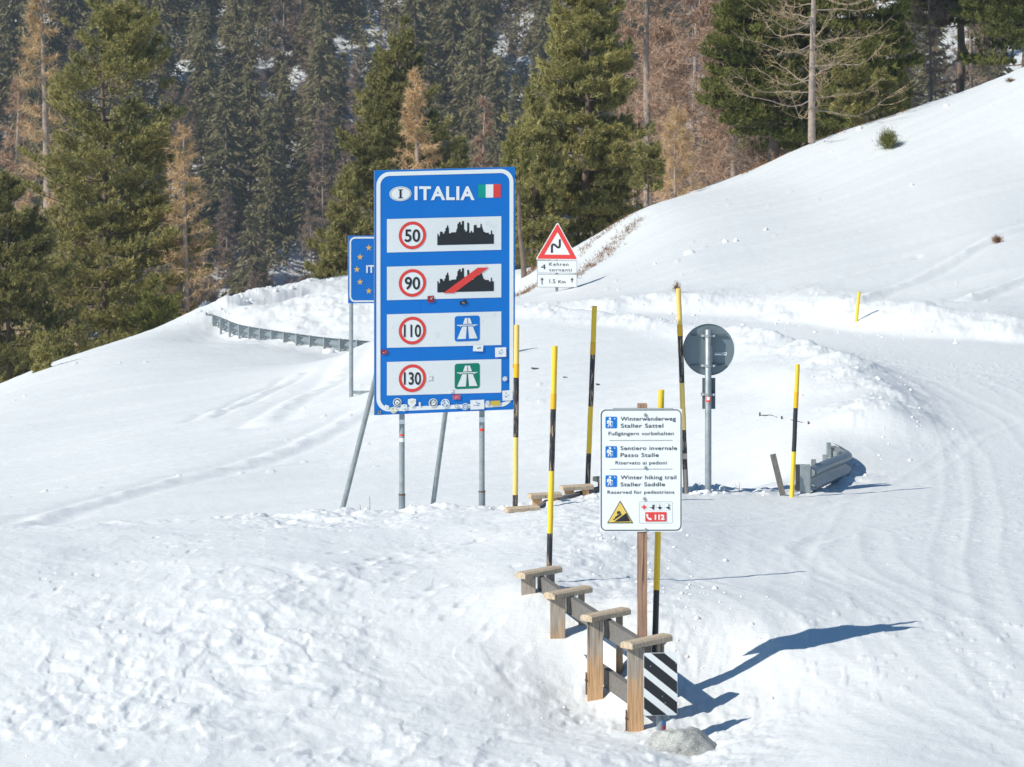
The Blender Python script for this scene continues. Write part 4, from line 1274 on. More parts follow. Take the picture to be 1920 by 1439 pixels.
# ---------------------------------------------------------------- double bend warning sign
DT = 74.0
def zt(x, y): return (940 + x / 5.997, 380 + y / 5.997)
FT = Frame(PW(1006.7, 539, DT), PW(1082, 539.4, DT) - PW(1006.7, 539, DT), Vector((0, 0, 1)))
def ST(px, py): s = DT / FPX; return (px - 1006.7) * s, (539 - py) * s
bend = thing('warning_sign', PW(1045, 548, DT), 'red edged triangle warning of a double bend, with 4 Kehren tornanti plates', 'road sign')
def round_tri(c, k, r_):
    cx = sum(p[0] for p in c) / 3; cy = sum(p[1] for p in c) / 3; out = []
    cc = [(cx + (p[0] - cx) * k, cy + (p[1] - cy) * k) for p in c]
    for i in range(3):
        p = Vector(cc[i]); a = (Vector(cc[i - 1]) - p).normalized(); b_ = (Vector(cc[(i + 1) % 3]) - p).normalized()
        s0 = p + a * r_; s1 = p + b_ * r_
        for t_ in (0, .25, .5, .75, 1): out.append(tuple(s0 * (1 - t_) ** 2 + p * 2 * t_ * (1 - t_) + s1 * t_ ** 2))
    return out
tri = [ST(1004.0, 487), ST(1084.6, 487.4), ST(1045.4, 416.2)]
mb = MB(); plate(mb, FT, round_tri(tri, 1, .05), -.012, 0, M_white, M_plate, M_plate); tp_ = mb.build('triangle_plate', bend)
mb = MB(); o_ = round_tri(tri, .93, .03); i_ = round_tri(tri, .60, .004)
for k in range(len(o_)):
    j = (k + 1) % len(o_); mb.poly([FT(*o_[k], .005), FT(*o_[j], .005), FT(*i_[j], .005), FT(*i_[k], .005)], M_red)
mb.build('red_border', tp_)
mb = MB()
def stroke(mb, fr, pts, hw, w, mat):
    pts = [Vector(p) for p in pts]; L_, R_ = [], []
    for i, p in enumerate(pts):
        d = (pts[min(i + 1, len(pts) - 1)] - pts[max(i - 1, 0)]).normalized(); n = Vector((-d.y, d.x))
        L_.append(p + n * hw); R_.append(p - n * hw)
    for i in range(len(pts) - 1): mb.poly([fr(*R_[i], w), fr(*R_[i + 1], w), fr(*L_[i + 1], w), fr(*L_[i], w)], mat)
bp = [(568, 565), (568, 500), (570, 482), (580, 470), (595, 472), (612, 485), (628, 500), (642, 505), (653, 498), (657, 482), (657, 412)]
stroke(mb, FT, [ST(*zt(*p)) for p in bp], .022, .006, M_black)
mb.build('bend_symbol', tp_)
for (y0, y1, nm) in ((487.8, 512.8, 0), (513.8, 539.2, 1)):
    a0 = ST(1006.7, y1); a1 = ST(1082.2, y0 + .3)
    mb = MB(); plate(mb, FT, rr_outline(a0[0], a0[1], a1[0], a1[1], .015, 2), -.012, 0, M_panelw, M_plate, M_greyline); pp = mb.build('supplementary_plate', bend)
    mb = MB(); rrect(mb, FT, a0[0] + .004, a0[1] + .004, a1[0] - .004, a1[1] - .004, .012, .003, M_greyline, .007, 2)
    if nm == 0:
        put_text(mb, FT, ST, '4', *(zt(445, 0)[0], zt(500, 0)[0]), zt(0, 752)[1], zt(0, 695)[1], .004, M_black, 0)
        put_text(mb, FT, ST, 'Kehren', zt(538, 0)[0], zt(755, 0)[0], zt(0, 712)[1], zt(0, 675)[1], .004, M_black, .004, 1.15)
        put_text(mb, FT, ST, 'tornanti', zt(538, 0)[0], zt(792, 0)[0], zt(0, 774)[1], zt(0, 738)[1], .004, M_black, .004, 1.15)
    else:
        put_text(mb, FT, ST, '1.5', zt(540, 0)[0], zt(607, 0)[0], zt(0, 907)[1], zt(0, 862)[1], .004, M_black, .008)
        put_text(mb, FT, ST, 'Km', zt(640, 0)[0], zt(722, 0)[0], zt(0, 907)[1], zt(0, 872)[1], .004, M_black, .012)
        for (cx, yb_, yt_) in ((458, 922, 842), (795, 897, 842)):
            P_ = lambda x, y: FT(*ST(*zt(x, y)), .004)
            mb.poly([P_(cx - 5, yb_), P_(cx + 5, yb_), P_(cx + 5, yt_ + 25), P_(cx - 5, yt_ + 25)], M_black)
            mb.poly([P_(cx - 22, yt_ + 34), P_(cx, yt_), P_(cx + 22, yt_ + 34), P_(cx, yt_ + 22)], M_black)
    mb.build('lettering', pp)
m = MB(); bt = PW(1044, 600, DT + .06); m.tube([bt, Vector((bt.x, bt.y, PW(1044, 440, DT).z))], .03, M_galv, 12); m.build('post', bend)

# ---------------------------------------------------------------- hiking trail sign
DH = 27.15
def zh(x, y): return (1100 + x / 5.33, 740 + y / 5.33)
FH = Frame(PW(1124.3, 997.6, DH), PW(1278.7, 997.2, DH) - PW(1124.3, 997.6, DH), Vector((0, 0, 1)))
def SH(px, py): s = DH / FPX; return (px - 1124.3) * s, (997.6 - py) * s
hs = DH / FPX
hike = thing('trail_sign', PW(1204, 1335, DH), 'white winter hiking trail sign in three languages on a timber post', 'trail sign')
mb = MB(); a1 = SH(1278.9, 767.2); plate(mb, FH, rr_outline(0, 0, a1[0], a1[1], .012, 3), -.004, 0, M_white, M_plate, M_white)
hp = mb.build('panel', hike)
mb = MB(); a0 = SH(*zh(140, 1362)); a2 = SH(*zh(946, 151)); rrect(mb, FH, a0[0], a0[1], a2[0], a2[1], .043, .0025, M_navy, .0068, 10); mb.build('border_line', hp)
mb = MB()
for (txt, x0, x1, yb_, yc_, of) in (('Winterwanderweg', 338, 890, 263, 223, .014), ('Staller Sattel', 340, 765, 332, 293, .014), ('Fußgängern vorbehalten', 218, 870, 408, 373, .008),
                                ('Sentiero invernale', 338, 903, 556, 518, .014), ('Passo Stalle', 338, 720, 625, 587, .014), ('Riservato ai pedoni', 287, 800, 700, 666, .008),
                                ('Winter hiking trail', 338, 895, 848, 809, .014), ('Staller Saddle', 338, 783, 918, 880, .014), ('Reserved for pedestrians', 207, 875, 993, 960, .008)):
    put_text(mb, FH, SH, txt, zh(x0, 0)[0], zh(x1, 0)[0], zh(0, yb_)[1], zh(0, yc_)[1], .0025, M_navy, of * .6, 1.06)
for yl in (460, 747):
    P_ = lambda x, y: FH(*SH(*zh(x, y)), .0022)
    mb.poly([P_(228, yl + 2), P_(858, yl + 2), P_(858, yl - 2), P_(228, yl - 2)], M_greyline)
mb.build('lettering', hp)
HK = [[(222, 232), (233, 229), (243, 234), (245, 246), (237, 254), (226, 251), (221, 242)],                       # head
      [(202, 266), (216, 252), (224, 258), (222, 290), (204, 294)],                                                # rucksack
      [(226, 256), (240, 258), (246, 268), (262, 272), (262, 278), (242, 279), (240, 292), (226, 292)],            # trunk and arm
      [(226, 290), (236, 291), (226, 308), (218, 325), (208, 325), (216, 304)], [(232, 291), (242, 290), (248, 306), (246, 326), (238, 326), (238, 308)],
      [(257, 272), (260, 272), (262, 322), (259, 322)]]
for dy in (0, 294, 586):
    mb = MB(); a0 = SH(*zh(188, 337 + dy)); a2 = SH(*zh(303, 223 + dy)); rrect(mb, FH, a0[0], a0[1], a2[0], a2[1], .008, .0025, M_blue)
    for k, q in enumerate(HK): mb.poly([FH(*SH(*zh(x, y + dy)), .0045 + k * .0002) for x, y in q], M_white)
    su, sv = SH(*zh(280, 242 + dy)); mb.poly([FH(*p, .0045) for p in star_pts(su, sv, .0075, 6, .4)], M_white)
    mb.build('hiker_symbol', hp)
mb = MB(); P_ = lambda x, y, w=.0025: FH(*SH(*zh(x, y)), w)
mb.poly([P_(204, 1287), P_(465, 1287), P_(335, 1061)], M_black); mb.poly([P_(216, 1278, .0035), P_(452, 1278, .0035), P_(335, 1076, .0035)], M_yel)
mb.poly([P_(275, 1272, .005), P_(438, 1268, .005), P_(395, 1185, .005)], M_black)
for q in ([(262, 1250), (270, 1256), (352, 1200), (346, 1193)], [(280, 1228), (286, 1234), (342, 1192), (336, 1186)], [(300, 1190), (312, 1196), (330, 1182), (316, 1164), (306, 1170)], [(318, 1162), (334, 1168), (342, 1190), (334, 1192), (326, 1176)]):
    mb.poly([P_(x, y, .0055) for x, y in q], M_black)
mb.build('slope_warning', hp)
mb = MB(); a0 = SH(*zh(524, 1288)); a2 = SH(*zh(858, 1073)); rrect(mb, FH, a0[0], a0[1], a2[0], a2[1], .012, .0025, M_greyline, .0018)
for k, x in enumerate((543, 618, 696, 775)):
    a0 = SH(*zh(x, 1160)); a2 = SH(*zh(x + 62, 1093)); rrect(mb, FH, a0[0], a0[1], a2[0], a2[1], .004, .0026, M_greyline, .0009)
mb.poly([P_(566, 1148, .004), P_(580, 1148, .004), P_(580, 1104, .004), P_(566, 1104, .004)], M_red); mb.poly([P_(550, 1133, .0043), P_(596, 1133, .0043), P_(596, 1119, .0043), P_(550, 1119, .0043)], M_red)
for q in ([(655, 1148), (672, 1148), (674, 1115), (655, 1118)], [(622, 1124), (655, 1130), (655, 1136), (640, 1134)], [(655, 1112), (680, 1104), (682, 1110), (660, 1118)], [(658, 1110), (668, 1112), (666, 1100), (658, 1102)],
          [(712, 1130), (729, 1122), (748, 1130), (740, 1140), (729, 1150), (718, 1140)], [(727, 1125), (732, 1125), (731, 1098), (728, 1098)], [(705, 1133), (754, 1133), (754, 1129), (705, 1129)],
          [(788, 1132), (815, 1122), (820, 1128), (800, 1138)], [(812, 1125), (826, 1150), (834, 1148), (820, 1115)], [(808, 1145), (820, 1148), (816, 1128), (808, 1134)], [(815, 1112), (824, 1116), (830, 1104), (820, 1100)]):
    mb.poly([P_(x, y, .004) for x, y in q], M_navy)
mb.poly([P_(585, 1270, .004), P_(797, 1268, .004), P_(797, 1176, .004), P_(585, 1178, .004)], M_red)
put_text(mb, FH, SH, '112', zh(680, 0)[0], zh(778, 0)[0], zh(0, 1250)[1], zh(0, 1201)[1], .0055, M_white, .05)
for q in ([(596, 1198), (606, 1192), (618, 1208), (610, 1216), (626, 1238), (636, 1232), (652, 1246), (644, 1256), (628, 1256), (606, 1238), (596, 1214)],):
    mb.poly([P_(x, y, .0055) for x, y in q], M_white)
mb.build('emergency_panel', hp)
for (x, y) in ((585, 205), (586, 733), (575, 1042), (587, 1352)):
    c_ = FH(*SH(*zh(x, y)), .0055); mb = MB(); mb.tube([c_ - FH.n * .004, c_ + FH.n * .003, c_ + FH.n * .006], [.013, .013, .008], M_galv, 12); mb.build('bolt', hike)
m = MB(); c0 = PW(1204.5, 1370, DH); tz = PW(1204, 758.5, DH).z; bz = c0.z
m.box((c0.x, DH + .046, (tz + bz) / 2), (.039, 0, 0), (0, .038, 0), (0, 0, (tz - bz) / 2), M_post, .004); m.build('post', hike)
m = MB(); zc = PW(0, 765, DH).z; m.box((FH(*SH(1206, 765)).x, DH + .012, zc - .01), (.24, 0, 0), (0, .008, 0), (0, 0, .006), M_galvd)
m.build('top_bracket', hike)

# ---------------------------------------------------------------- striped object marker
DM = 26.2
def zm(x, y): return (950 + x / 3.434, 1020 + y / 3.434)
FM = Frame(PW(1206.5, 1342.5, DM), PW(1271.3, 1341.5, DM + .04) - PW(1206.5, 1342.5, DM), Vector((0, 0, 1)))
def SM(px, py): s = DM / FPX; return (px - 1206.5) * s, (1342.5 - py) * s
mark = thing('object_marker', PW(1240, 1384, DM), 'black and white diagonally striped marker plate in front of the nearest railing post', 'road marker')
mb = MB(); a1 = SM(1271.4, 1224.6); plate(mb, FM, rr_outline(0, 0, a1[0], a1[1], .018, 5), -.004, 0, M_white, M_plate, M_plated); mp_ = mb.build('panel', mark)
mb = MB()
W_, H_ = a1; e = .004
def clip_band(c0, c1):
    """part of the plate between the lines v = c - 0.84 u"""
    pts = rr_outline(e, e, W_ - e, H_ - e, .014, 4); k = .80
    def cut(pts, c, keep):
        out = []
        for i in range(len(pts)):
            a, b_ = pts[i], pts[(i + 1) % len(pts)]; fa = (a[1] + k * a[0] - c) * keep; fb = (b_[1] + k * b_[0] - c) * keep
            if fa >= 0: out.append(a)
            if fa * fb < 0: t_ = fa / (fa - fb); out.append((a[0] + (b_[0] - a[0]) * t_, a[1] + (b_[1] - a[1]) * t_))
        return out
    return cut(cut(pts, c0, 1), c1, -1)
# stripe edges measured on the left border, rows in the enlarged photo
for (ya, yb_) in ((1048, 985), (915, 850), (785, 735 - 17), (655, 600)):
    c0 = SM(1206.5, zm(0, ya)[1])[1] ; c1 = SM(1206.5, zm(0, yb_)[1])[1]
    c0 -= .012
    q = clip_band(c0, c1 + .004)
    if len(q) > 2: mb.poly([FM(*p, .0025) for p in q], M_black)
mb.build('black_stripes', mp_)
for (x, y) in ((926, 788), (1093, 772), (1004, 984), (1022, 1026)):
    mb = MB(); u, v = SM(*zm(x, y)); disc(mb, FM, u, v, .003, .003, .005, M_white, 8); mb.build('rivet', mp_)
m = MB(); bt = PW(1240, 1400, DM + .08); m.tube([bt, Vector((bt.x, bt.y, PW(0, 1240, DM).z))], .037, M_galvd, 18); mo = m.build('post', mark)
s = MB()
for q in range(4):
    a0_, a1_ = math.radians(-82 + 14 * q), math.radians(-68 + 14 * q); rr_ = .0385
    z_0 = PW(0, 1377, DM).z; z_1 = PW(0, 1363, DM).z; z_2 = PW(0, 1353, DM).z
    g = lambda a, z: Vector((bt.x + rr_ * math.cos(a), bt.y + rr_ * math.sin(a), z))
    s.poly([g(a0_, z_0), g(a1_, z_0), g(a1_, z_1), g(a0_, z_1)], M_pink); s.poly([g(a0_, z_1), g(a1_, z_1), g(a1_, z_2), g(a0_, z_2)], M_sk_b)
s.build('sticker', mo)

# ---------------------------------------------------------------- round sign seen from behind
DR = 39.6
rs_ = thing('round_sign', PW(1327, 912, DR), 'round road sign seen from its grey back on a steel pole', 'road sign')
FR = Frame(PW(1328.5, 656, DR), Vector((1, .03, 0)), Vector((0, 0, 1)))
k_ = DR / FPX
mb = MB(); ol = [(.3 * math.cos(2 * math.pi * i / 64), .3 * math.sin(2 * math.pi * i / 64)) for i in range(64)]
plate(mb, FR, ol, -.012, 0, M_plate, M_white, M_white); 
for i in range(64):
    j = (i + 1) % 64; a, b_ = ol[i], ol[j]
    mb.poly([FR(a[0], a[1], .0), FR(b_[0], b_[1], .0), FR(b_[0], b_[1], .012), FR(a[0], a[1], .012)], M_plated)
    mb.poly([FR(b_[0] * .98, b_[1] * .98, .0), FR(a[0] * .98, a[1] * .98, .0), FR(a[0], a[1], .012), FR(b_[0], b_[1], .012)], M_plate)
dsc = mb.build('disc', rs_)
s = MB(); u = (1340 - 1328.5) * k_
s.poly([FR(u, -.065, .003), FR(u + .075, -.065, .003), FR(u + .075, -.048, .003), FR(u, -.048, .003)], M_white)
s.poly([FR(u + .08, -.066, .003), FR(u + .14, -.066, .003), FR(u + .14, -.03, .003), FR(u + .08, -.036, .003)], M_white)
s.poly([FR(u, -.043, .003), FR(u + .07, -.043, .003), FR(u + .07, -.034, .003), FR(u, -.034, .003)], M_sk_g)
s.poly([FR(u + .09, -.060, .005), FR(u + .105, -.060, .005), FR(u + .105, -.042, .005), FR(u + .09, -.042, .005)], M_plated)
s.poly([FR(u + .115, -.052, .005), FR(u + .13, -.052, .005), FR(u + .13, -.038, .005), FR(u + .115, -.038, .005)], M_plated)
s.build('sticker', dsc)
yp = DR - .075; xp = (1327.2 - 960) * k_
for yy, hwid in ((629, 33), (685, 33)):
    m = MB(); zc = HC - yy * k_; m.box((FR.o.x + .0, DR - .012, zc), (hwid * k_, 0, 0), (0, .009, 0), (0, 0, .008), M_plated); m.build('rail', rs_)
for yy in (629, 685, 739):
    zc = HC - yy * k_; m = MB(); m.tube([(xp, yp, zc - .016), (xp, yp, zc + .016)], .042, M_galv, 18)
    for sx in (-1, 1): m.box((xp + sx * .062, yp + .03, zc), (.022, 0, 0), (0, .03, 0), (0, 0, .016), M_galv, .003); m.tube([(xp + sx * .062, yp - .012, zc), (xp + sx * .062, yp + .01, zc)], .008, M_white, 6)
    m.build('clamp', rs_)
m = MB(); m.tube([(xp, yp, gz(xp, yp) - .3), (xp, yp, HC - 617.5 * k_), (xp, yp, HC - 617 * k_)], [.0375, .0375, .033], M_galv, 20); m.build('post', rs_)
m = MB(); m.box(PW(1329, 738, DR) + Vector((0, 0, 0)), (.076, 0, 0), (0, .006, 0), (0, 0, .18), M_plated, .002); m.build('supplementary_plate', rs_)
s = MB()
for q in range(5):
    a0_, a1_ = math.radians(-140 + 20 * q), math.radians(-120 + 20 * q); g = lambda a, z, r=.0385: Vector((xp + r * math.cos(a), yp + r * math.sin(a), z))
    z_0 = HC - 752 * k_; z_1 = HC - 740 * k_
    s.poly([g(a0_, z_0), g(a1_, z_0), g(a1_, z_1), g(a0_, z_1)], M_red)
    if 0 < q < 4: s.poly([g(a0_, z_0 + .02, .0395), g(a1_, z_0 + .02, .0395), g(a1_, z_1 - .015, .0395), g(a0_, z_1 - .015, .0395)], M_white)
s.build('sticker', rs_)


# ---------------------------------------------------------------- snow poles
def snow_pole(xt, yt, xb, yb, D, segs, r, label, sleeve=None, Dt=None):
    """segs: (photo row where the band ends, material); top to foot"""
    Dt = Dt or D
    T = PW(xt, yt, Dt); B = PW(xb, yb, D)
    B2 = B + (B - T).normalized() * .35
    def at(y): t_ = (y - yt) / (yb - yt); return T.lerp(B, t_)
    root = thing('snow_pole', B, label, 'snow pole', 'striped snow poles')
    m = MB(); y0 = yt; rs = random.Random(int(xt)); rr_ = r
    m.tube([T + (T - B).normalized() * .004, T], [r * .8, r], segs[0][1], 12)
    for i, (ye, mt) in enumerate(segs):
        a = at(y0); b2 = at(ye) if i < len(segs) - 1 else B2
        mid = [a.lerp(b2, q / 4) + Vector((rs.uniform(-1, 1), 0, 0)) * r * .06 for q in range(5)]; mid[0] = a; mid[-1] = b2
        m.tube(mid, r, mt, 12, caps=False, wob=.05, seed=i); y0 = ye
    m.build('shaft', root)
    if sleeve:
        s = MB(); a, b2 = at(sleeve[0]), at(sleeve[1]); s.tube([a, b2], r * 1.10, M_polea, 14)
        if len(sleeve) > 2: s.box(a + Vector((-r * 1.2, 0, -.02)), (.008, 0, 0), (0, .02, 0), (0, 0, .02), M_polea)
        s.build('reflective_band', root)


snow_pole(969, 610, 966, 963, 37.3, [(683, M_polep), (708, M_polea), (820, M_poleb), (928, M_polep), (970, M_poleb)], .029, 'pale yellow and black snow pole touching the right edge of the ITALIA board', (683, 708, 1))
snow_pole(1040.5, 650, 1029, 1083, 30.7, [(738, M_poley), (767, M_polea), (883, M_poleb), (1000, M_poley), (1090, M_poleb)], .0255, 'bright yellow and black snow pole standing behind the uppermost railing cap', (738, 767))
snow_pole(1115, 575, 1102, 905, 38.9, [(642, M_poley), (665, M_polea), (762, M_poleb), (850, M_poley), (915, M_poleb)], .029, 'slightly leaning snow pole rising behind the distant timber railing', (642, 665))
snow_pole(1272, 542, 1286, 918, 39.5, [(609, M_polep), (630, M_polea), (718, M_poleb), (806, M_polep), (880, M_poleb), (925, M_poleg)], .030, 'tallest pale yellow snow pole, next to the round grey sign back', (609, 630))
snow_pole(1240, 732, 1225, 1348, 27.3, [(767, M_poley), (883, M_polek), (1106, M_poley), (1350, M_polek)], .0247, 'snow pole directly behind the winter hiking trail sign')
snow_pole(1495.5, 684, 1485, 928, 39.4, [(765, M_poley), (847, M_polek), (935, M_poley)], .026, 'thin yellow and black snow pole beside the end of the crash barrier', (735, 765))
snow_pole(1611, 548, 1606.5, 594, 63.3, [(600, M_poley)], .03, 'short yellow pole tip sticking out of the snow bank on the right')
m = MB(); m.box(PW(1284.5, 856, 39.4), (.022, 0, 0), (0, .02, 0), (0, 0, .03), M_poleg, .003); o = m.build('pole_clamp'); 
tag(o, 'small grey clamp on the tallest pale yellow snow pole', 'clamp')
pp = [q for q in bpy.data.objects if q.name.startswith('snow_pole') and 'tallest' in q.get('label', '')][0]
o.parent = pp; o.data.transform(Matrix.Translation(-pp.location)); del o['label']; del o['category']


# ---------------------------------------------------------------- timber railings
def railing(name_label, sup, capv, front_w, back_w, rails, feet):
    root = thing('timber_railing', sup[-1][0] * 1.0, name_label, 'railing')
    cv = Vector(capv); cn = cv.normalized(); pn = Vector((cn.y, -cn.x, 0))   # pn: across the cap
    for i, (c0, gzv) in enumerate(sup):
        jit = rnd.uniform(-.01, .01)
        m = MB(); cc = c0 + Vector((0, 0, -.026 + jit)); hv = cv * .5
        # cap board with a chamfered top
        prof_ = [(-.062, -.026), (.062, -.026), (.062, .012), (.040, .026), (-.040, .026), (-.062, .012)]
        vs = []
        for e_ in (-1, 1):
            for (a, z) in prof_: vs.append(cc + hv * e_ + pn * a + Vector((0, 0, z)))
        fs = [[0, 5, 4, 3, 2, 1], [6, 7, 8, 9, 10, 11]] + [[k, (k + 1) % 6, 6 + (k + 1) % 6, 6 + k] for k in range(6)]
        m.add(vs, fs, M_woodc); m.build('cap_board', root)
        top = cc.z - .027
        fp = cc - cn * (cv.length * .5 - front_w * .62 - .03); m = MB(); bz = gzv - .4
        m.box((fp.x, fp.y, (top + bz) / 2), (front_w / 2, .0, 0), (0, .045, 0), (0, 0, (top - bz) / 2), M_woodg, .004); m.build('front_post', root)
        bp_ = cc + cn * (cv.length * .5 - .075); m = MB()
        m.box((bp_.x, bp_.y, (top + bz) / 2), (back_w / 2, 0, 0), (0, .05, 0), (0, 0, (top - bz) / 2), M_woodg, .004); m.build('back_post', root)
        if feet and i >= 2:
            m = MB(); m.box((fp.x - front_w / 2 - .008, fp.y - .01, gzv + .055), (.006, 0, 0), (0, .035, 0), (0, 0, .085), M_rust)
            m.tube([(fp.x - front_w / 2 - .02, fp.y - .045, gzv + .09), (fp.x - front_w / 2 - .002, fp.y - .045, gzv + .09)], .009, M_rust, 6); m.build('steel_strap', root)
    for k in range(len(sup) - 1):
        a, b2 = sup[k][0], sup[k + 1][0]
        for (dz, hh) in rails:
            m = MB(); d = (b2 - a); mid = (a + b2) / 2 + cn * .02 + Vector((0, 0, dz)); dn = d.normalized(); s = dn.cross(Vector((0, 0, 1))).normalized()
            m.box(mid, d * .497, s * .022, Vector((0, 0, hh / 2)), M_rail, .004); m.build('rail', root)
    return root


caps = [(1010, 1070, 30.0), (1065.5, 1107, 29.0), (1136, 1147, 27.9), (1212.5, 1192, 26.8)]
sup = []
for (x, y, D) in caps:
    p = PW(x, y, D); p.z = .70; sup.append((p, gz(p.x, p.y)))
sup_ext = sup
railing('weathered timber railing with slanting caps, near the striped marker', sup_ext, (.33, .36, 0), .128, .055, ((-.135, .15), (-.545, .15)), True)
caps2 = [(979, 950, 36.9), (1021, 924, 37.9), (1081, 908, 38.6), (1143, 893, 39.3)]
sup = [(PW(*c_), gz(PW(*c_).x, PW(*c_).y)) for c_ in caps2]
railing('distant timber railing low in the snow behind the yellow poles', sup, (.345, .14, 0), .11, .075, ((-.16, .14),), False)

# ---------------------------------------------------------------- crash barriers
def beam(name_label, path, tops, hgt=.31, posts=True, sp=1.33, face=1, end=False, cat='crash barrier', spacer=True, ph=.7):
    """W-beam swept along a line; tops = height of the upper edge"""
    P = [Vector((p[0], p[1], t_)) for p, t_ in zip(path, tops)]
    # resample
    L = [0]
    for i in range(len(P) - 1): L.append(L[-1] + (P[i + 1] - P[i]).length)
    def pos(s): 
        for i in range(len(P) - 1):
            if s <= L[i + 1] or i == len(P) - 2:
                t_ = (s - L[i]) / (L[i + 1] - L[i]); a, b_ = P[i], P[i + 1]
                a0 = P[max(i - 1, 0)]; b0 = P[min(i + 2, len(P) - 1)]
                return .5 * ((2 * a) + (b_ - a0) * t_ + (2 * a0 - 5 * a + 4 * b_ - b0) * t_ * t_ + (3 * a - a0 - 3 * b_ + b0) * t_ ** 3)
    n = max(4, int(L[-1] / .25)); root = thing('crash_barrier', P[0] + Vector((0, 0, -.5)), name_label, cat)
    prof_ = [(0, 0), (.02, -.012), (.08, -.05), (.08, -.085), (.0, -.135), (.0, -.175), (.08, -.225), (.08, -.26), (.02, -.298), (0, -.31)]
    V, F = [], []; m = len(prof_)
    for i in range(n + 1):
        s = L[-1] * i / n; p = pos(s); d = (pos(min(s + .05, L[-1])) - pos(max(s - .05, 0))); d.z = 0; d.normalize(); nn = Vector((d.y, -d.x, 0)) * face
        for (a, z) in prof_: V.append(p + nn * a + Vector((0, 0, z)))
        for (a, z) in prof_: V.append(p + nn * (a - .005) + Vector((0, 0, z)))
    for i in range(n):
        for k in range(m - 1):
            a = i * 2 * m + k; b_ = a + 2 * m; F.append((a, a + 1, b_ + 1, b_)); F.append((a + m, b_ + m, b_ + m + 1, a + m + 1))
        a = i * 2 * m; b_ = a + 2 * m; F.append((a, b_, b_ + m, a + m)); a += m - 1; b_ += m - 1; F.append((a, a + m, b_ + m, b_))
    mb = MB(); mb.add(V, F, M_galvd, True); mb.build('beam', root)
    if posts:
        s = .15
        while s < L[-1]:
            p = pos(s); d = (pos(min(s + .05, L[-1])) - pos(max(s - .05, 0))); d.z = 0; d.normalize(); nn = Vector((d.y, -d.x, 0)) * face
            q = p - nn * .12; mb = MB()
            mb.box(q + Vector((0, 0, -.38)), d * .03, nn * .004, Vector((0, 0, .40)), M_galv)
            for e_ in (-1, 1): mb.box(q + d * .03 * e_ + nn * .026 + Vector((0, 0, -.38)), d * .003, nn * .022, Vector((0, 0, .40)), M_galv)
            mb.build('post', root)
            if spacer:
                mb = MB(); mb.box(p - nn * .05 + Vector((0, 0, -.03)), d * .05, nn * .055, Vector((0, 0, .004)), M_galv)
                mb.box(p - nn * .05 + Vector((0, 0, -.25)), d * .05, nn * .055, Vector((0, 0, .004)), M_galv)
                mb.box(p - nn * .05 + d * .05 + Vector((0, 0, -.14)), d * .003, nn * .05, Vector((0, 0, .105)), M_galv); mb.build('spacer', root)
            s += sp
    return root, pos, L[-1]


def XY(px, D): return ((px - 960) * D / FPX, D)
# near one, at the bend of the ploughed road
nb_pts = [(1518, 876, 39.9), (1540, 866, 40.8), (1562, 857, 41.6), (1578, 851, 42.2), (1586, 846, 42.8), (1578, 838, 43.6), (1562, 831, 44.2)]
r1, pos, LL = beam('short crash barrier end emerging from the snow at the road bend', [XY(a, D) for a, y, D in nb_pts], [HC - y * D / FPX for a, y, D in nb_pts], sp=.8)
m = MB(); p = pos(0); m.box(p + Vector((-.055, .0, -.16)), (.055, .0, 0), (0, .012, 0), (0, 0, .19), M_galv, .004)
m.box(p + Vector((.0, -.004, -.16)), (.008, .0, 0), (0, .05, 0), (0, 0, .185), M_galvd, .002); m.build('end_plate', r1)
# hairpin one, on the left below the far road
hp_pts = [(392, 575, 103), (382, 584, 101), (380, 590, 99), (386, 596, 97.6), (412, 606, 95.8), (450, 615, 94), (500, 624, 92), (560, 633, 90), (620, 640.5, 88.3), (700, 647, 86.4), (760, 652, 85)]
r2, pos, LL = beam('long curved crash barrier round the hairpin on the left, seen from behind', [XY(a, D) for a, y, D in hp_pts], [HC - y * D / FPX + .09 + (.08 if a < 450 else 0) for a, y, D in hp_pts], sp=.85, face=-1)
# far strip beyond the hairpin
fs_pts = [(560, 529, 108.5), (600, 524, 108), (650, 516, 107.5), (720, 506, 107)]
beam('straight grey crash barrier strip above the snow wall beyond the hairpin', [XY(a, D) for a, y, D in fs_pts], [HC - y * D / FPX for a, y, D in fs_pts], sp=2.0, face=1)

# snowed-in old fence wire and stub posts on the slope
M_dark = plain('dark_old_wood', srgb(92, 88, 88), .9, .3, 30)
def on_ground(px, py, D0=44, D1=64):
    """walk along the sight line to where it meets the snow"""
    best = None
    for i in range(160):
        D = D0 + (D1 - D0) * i / 159; p = PW(px, py, D)
        if p.z <= gz(p.x, p.y): return p
    return p
pts_ = [on_ground(x, y) for x, y in ((1424, 779), (1445, 780), (1465, 786), (1490, 790), (1515, 796), (1540, 810))]
m = MB(); m.tube([p + Vector((0, .0, -.006 + .014 * (i % 2))) for i, p in enumerate(pts_)], .009, M_dark, 6, wob=.5); 
for p in (pts_[0], pts_[2], pts_[4]): m.box(p + Vector((0, -.08, -.01)), (.012, 0, 0), (0, .012, 0), (0, 0, .06), M_dark)
o = m.build('buried_rail'); tag(o, 'thin dark rail of a buried fence poking from the slope behind the thin pole', 'rail')
for (x, y, w_, lb) in ((1003, 693, 14, 'dark buried post tip on the slope right of the ITALIA board'), (1060, 710, 8, 'dark post tip in the slope between two yellow snow poles'), (1121, 723, 7, 'dark post tip in the slope right of the leaning snow pole')):
    p = on_ground(x, y); m = MB(); s = w_ * .0045
    m.box(p + Vector((0, -.03, .02)), (s, .01, -.006), (0, .015, 0), (0, 0, .011), M_dark); m.box(p + Vector((-s * .2, -.03, -.01)), (s * .3, 0, .004), (0, .015, 0), (0, 0, .03), M_dark)
    o = m.build('buried_post'); tag(o, lb, 'post')
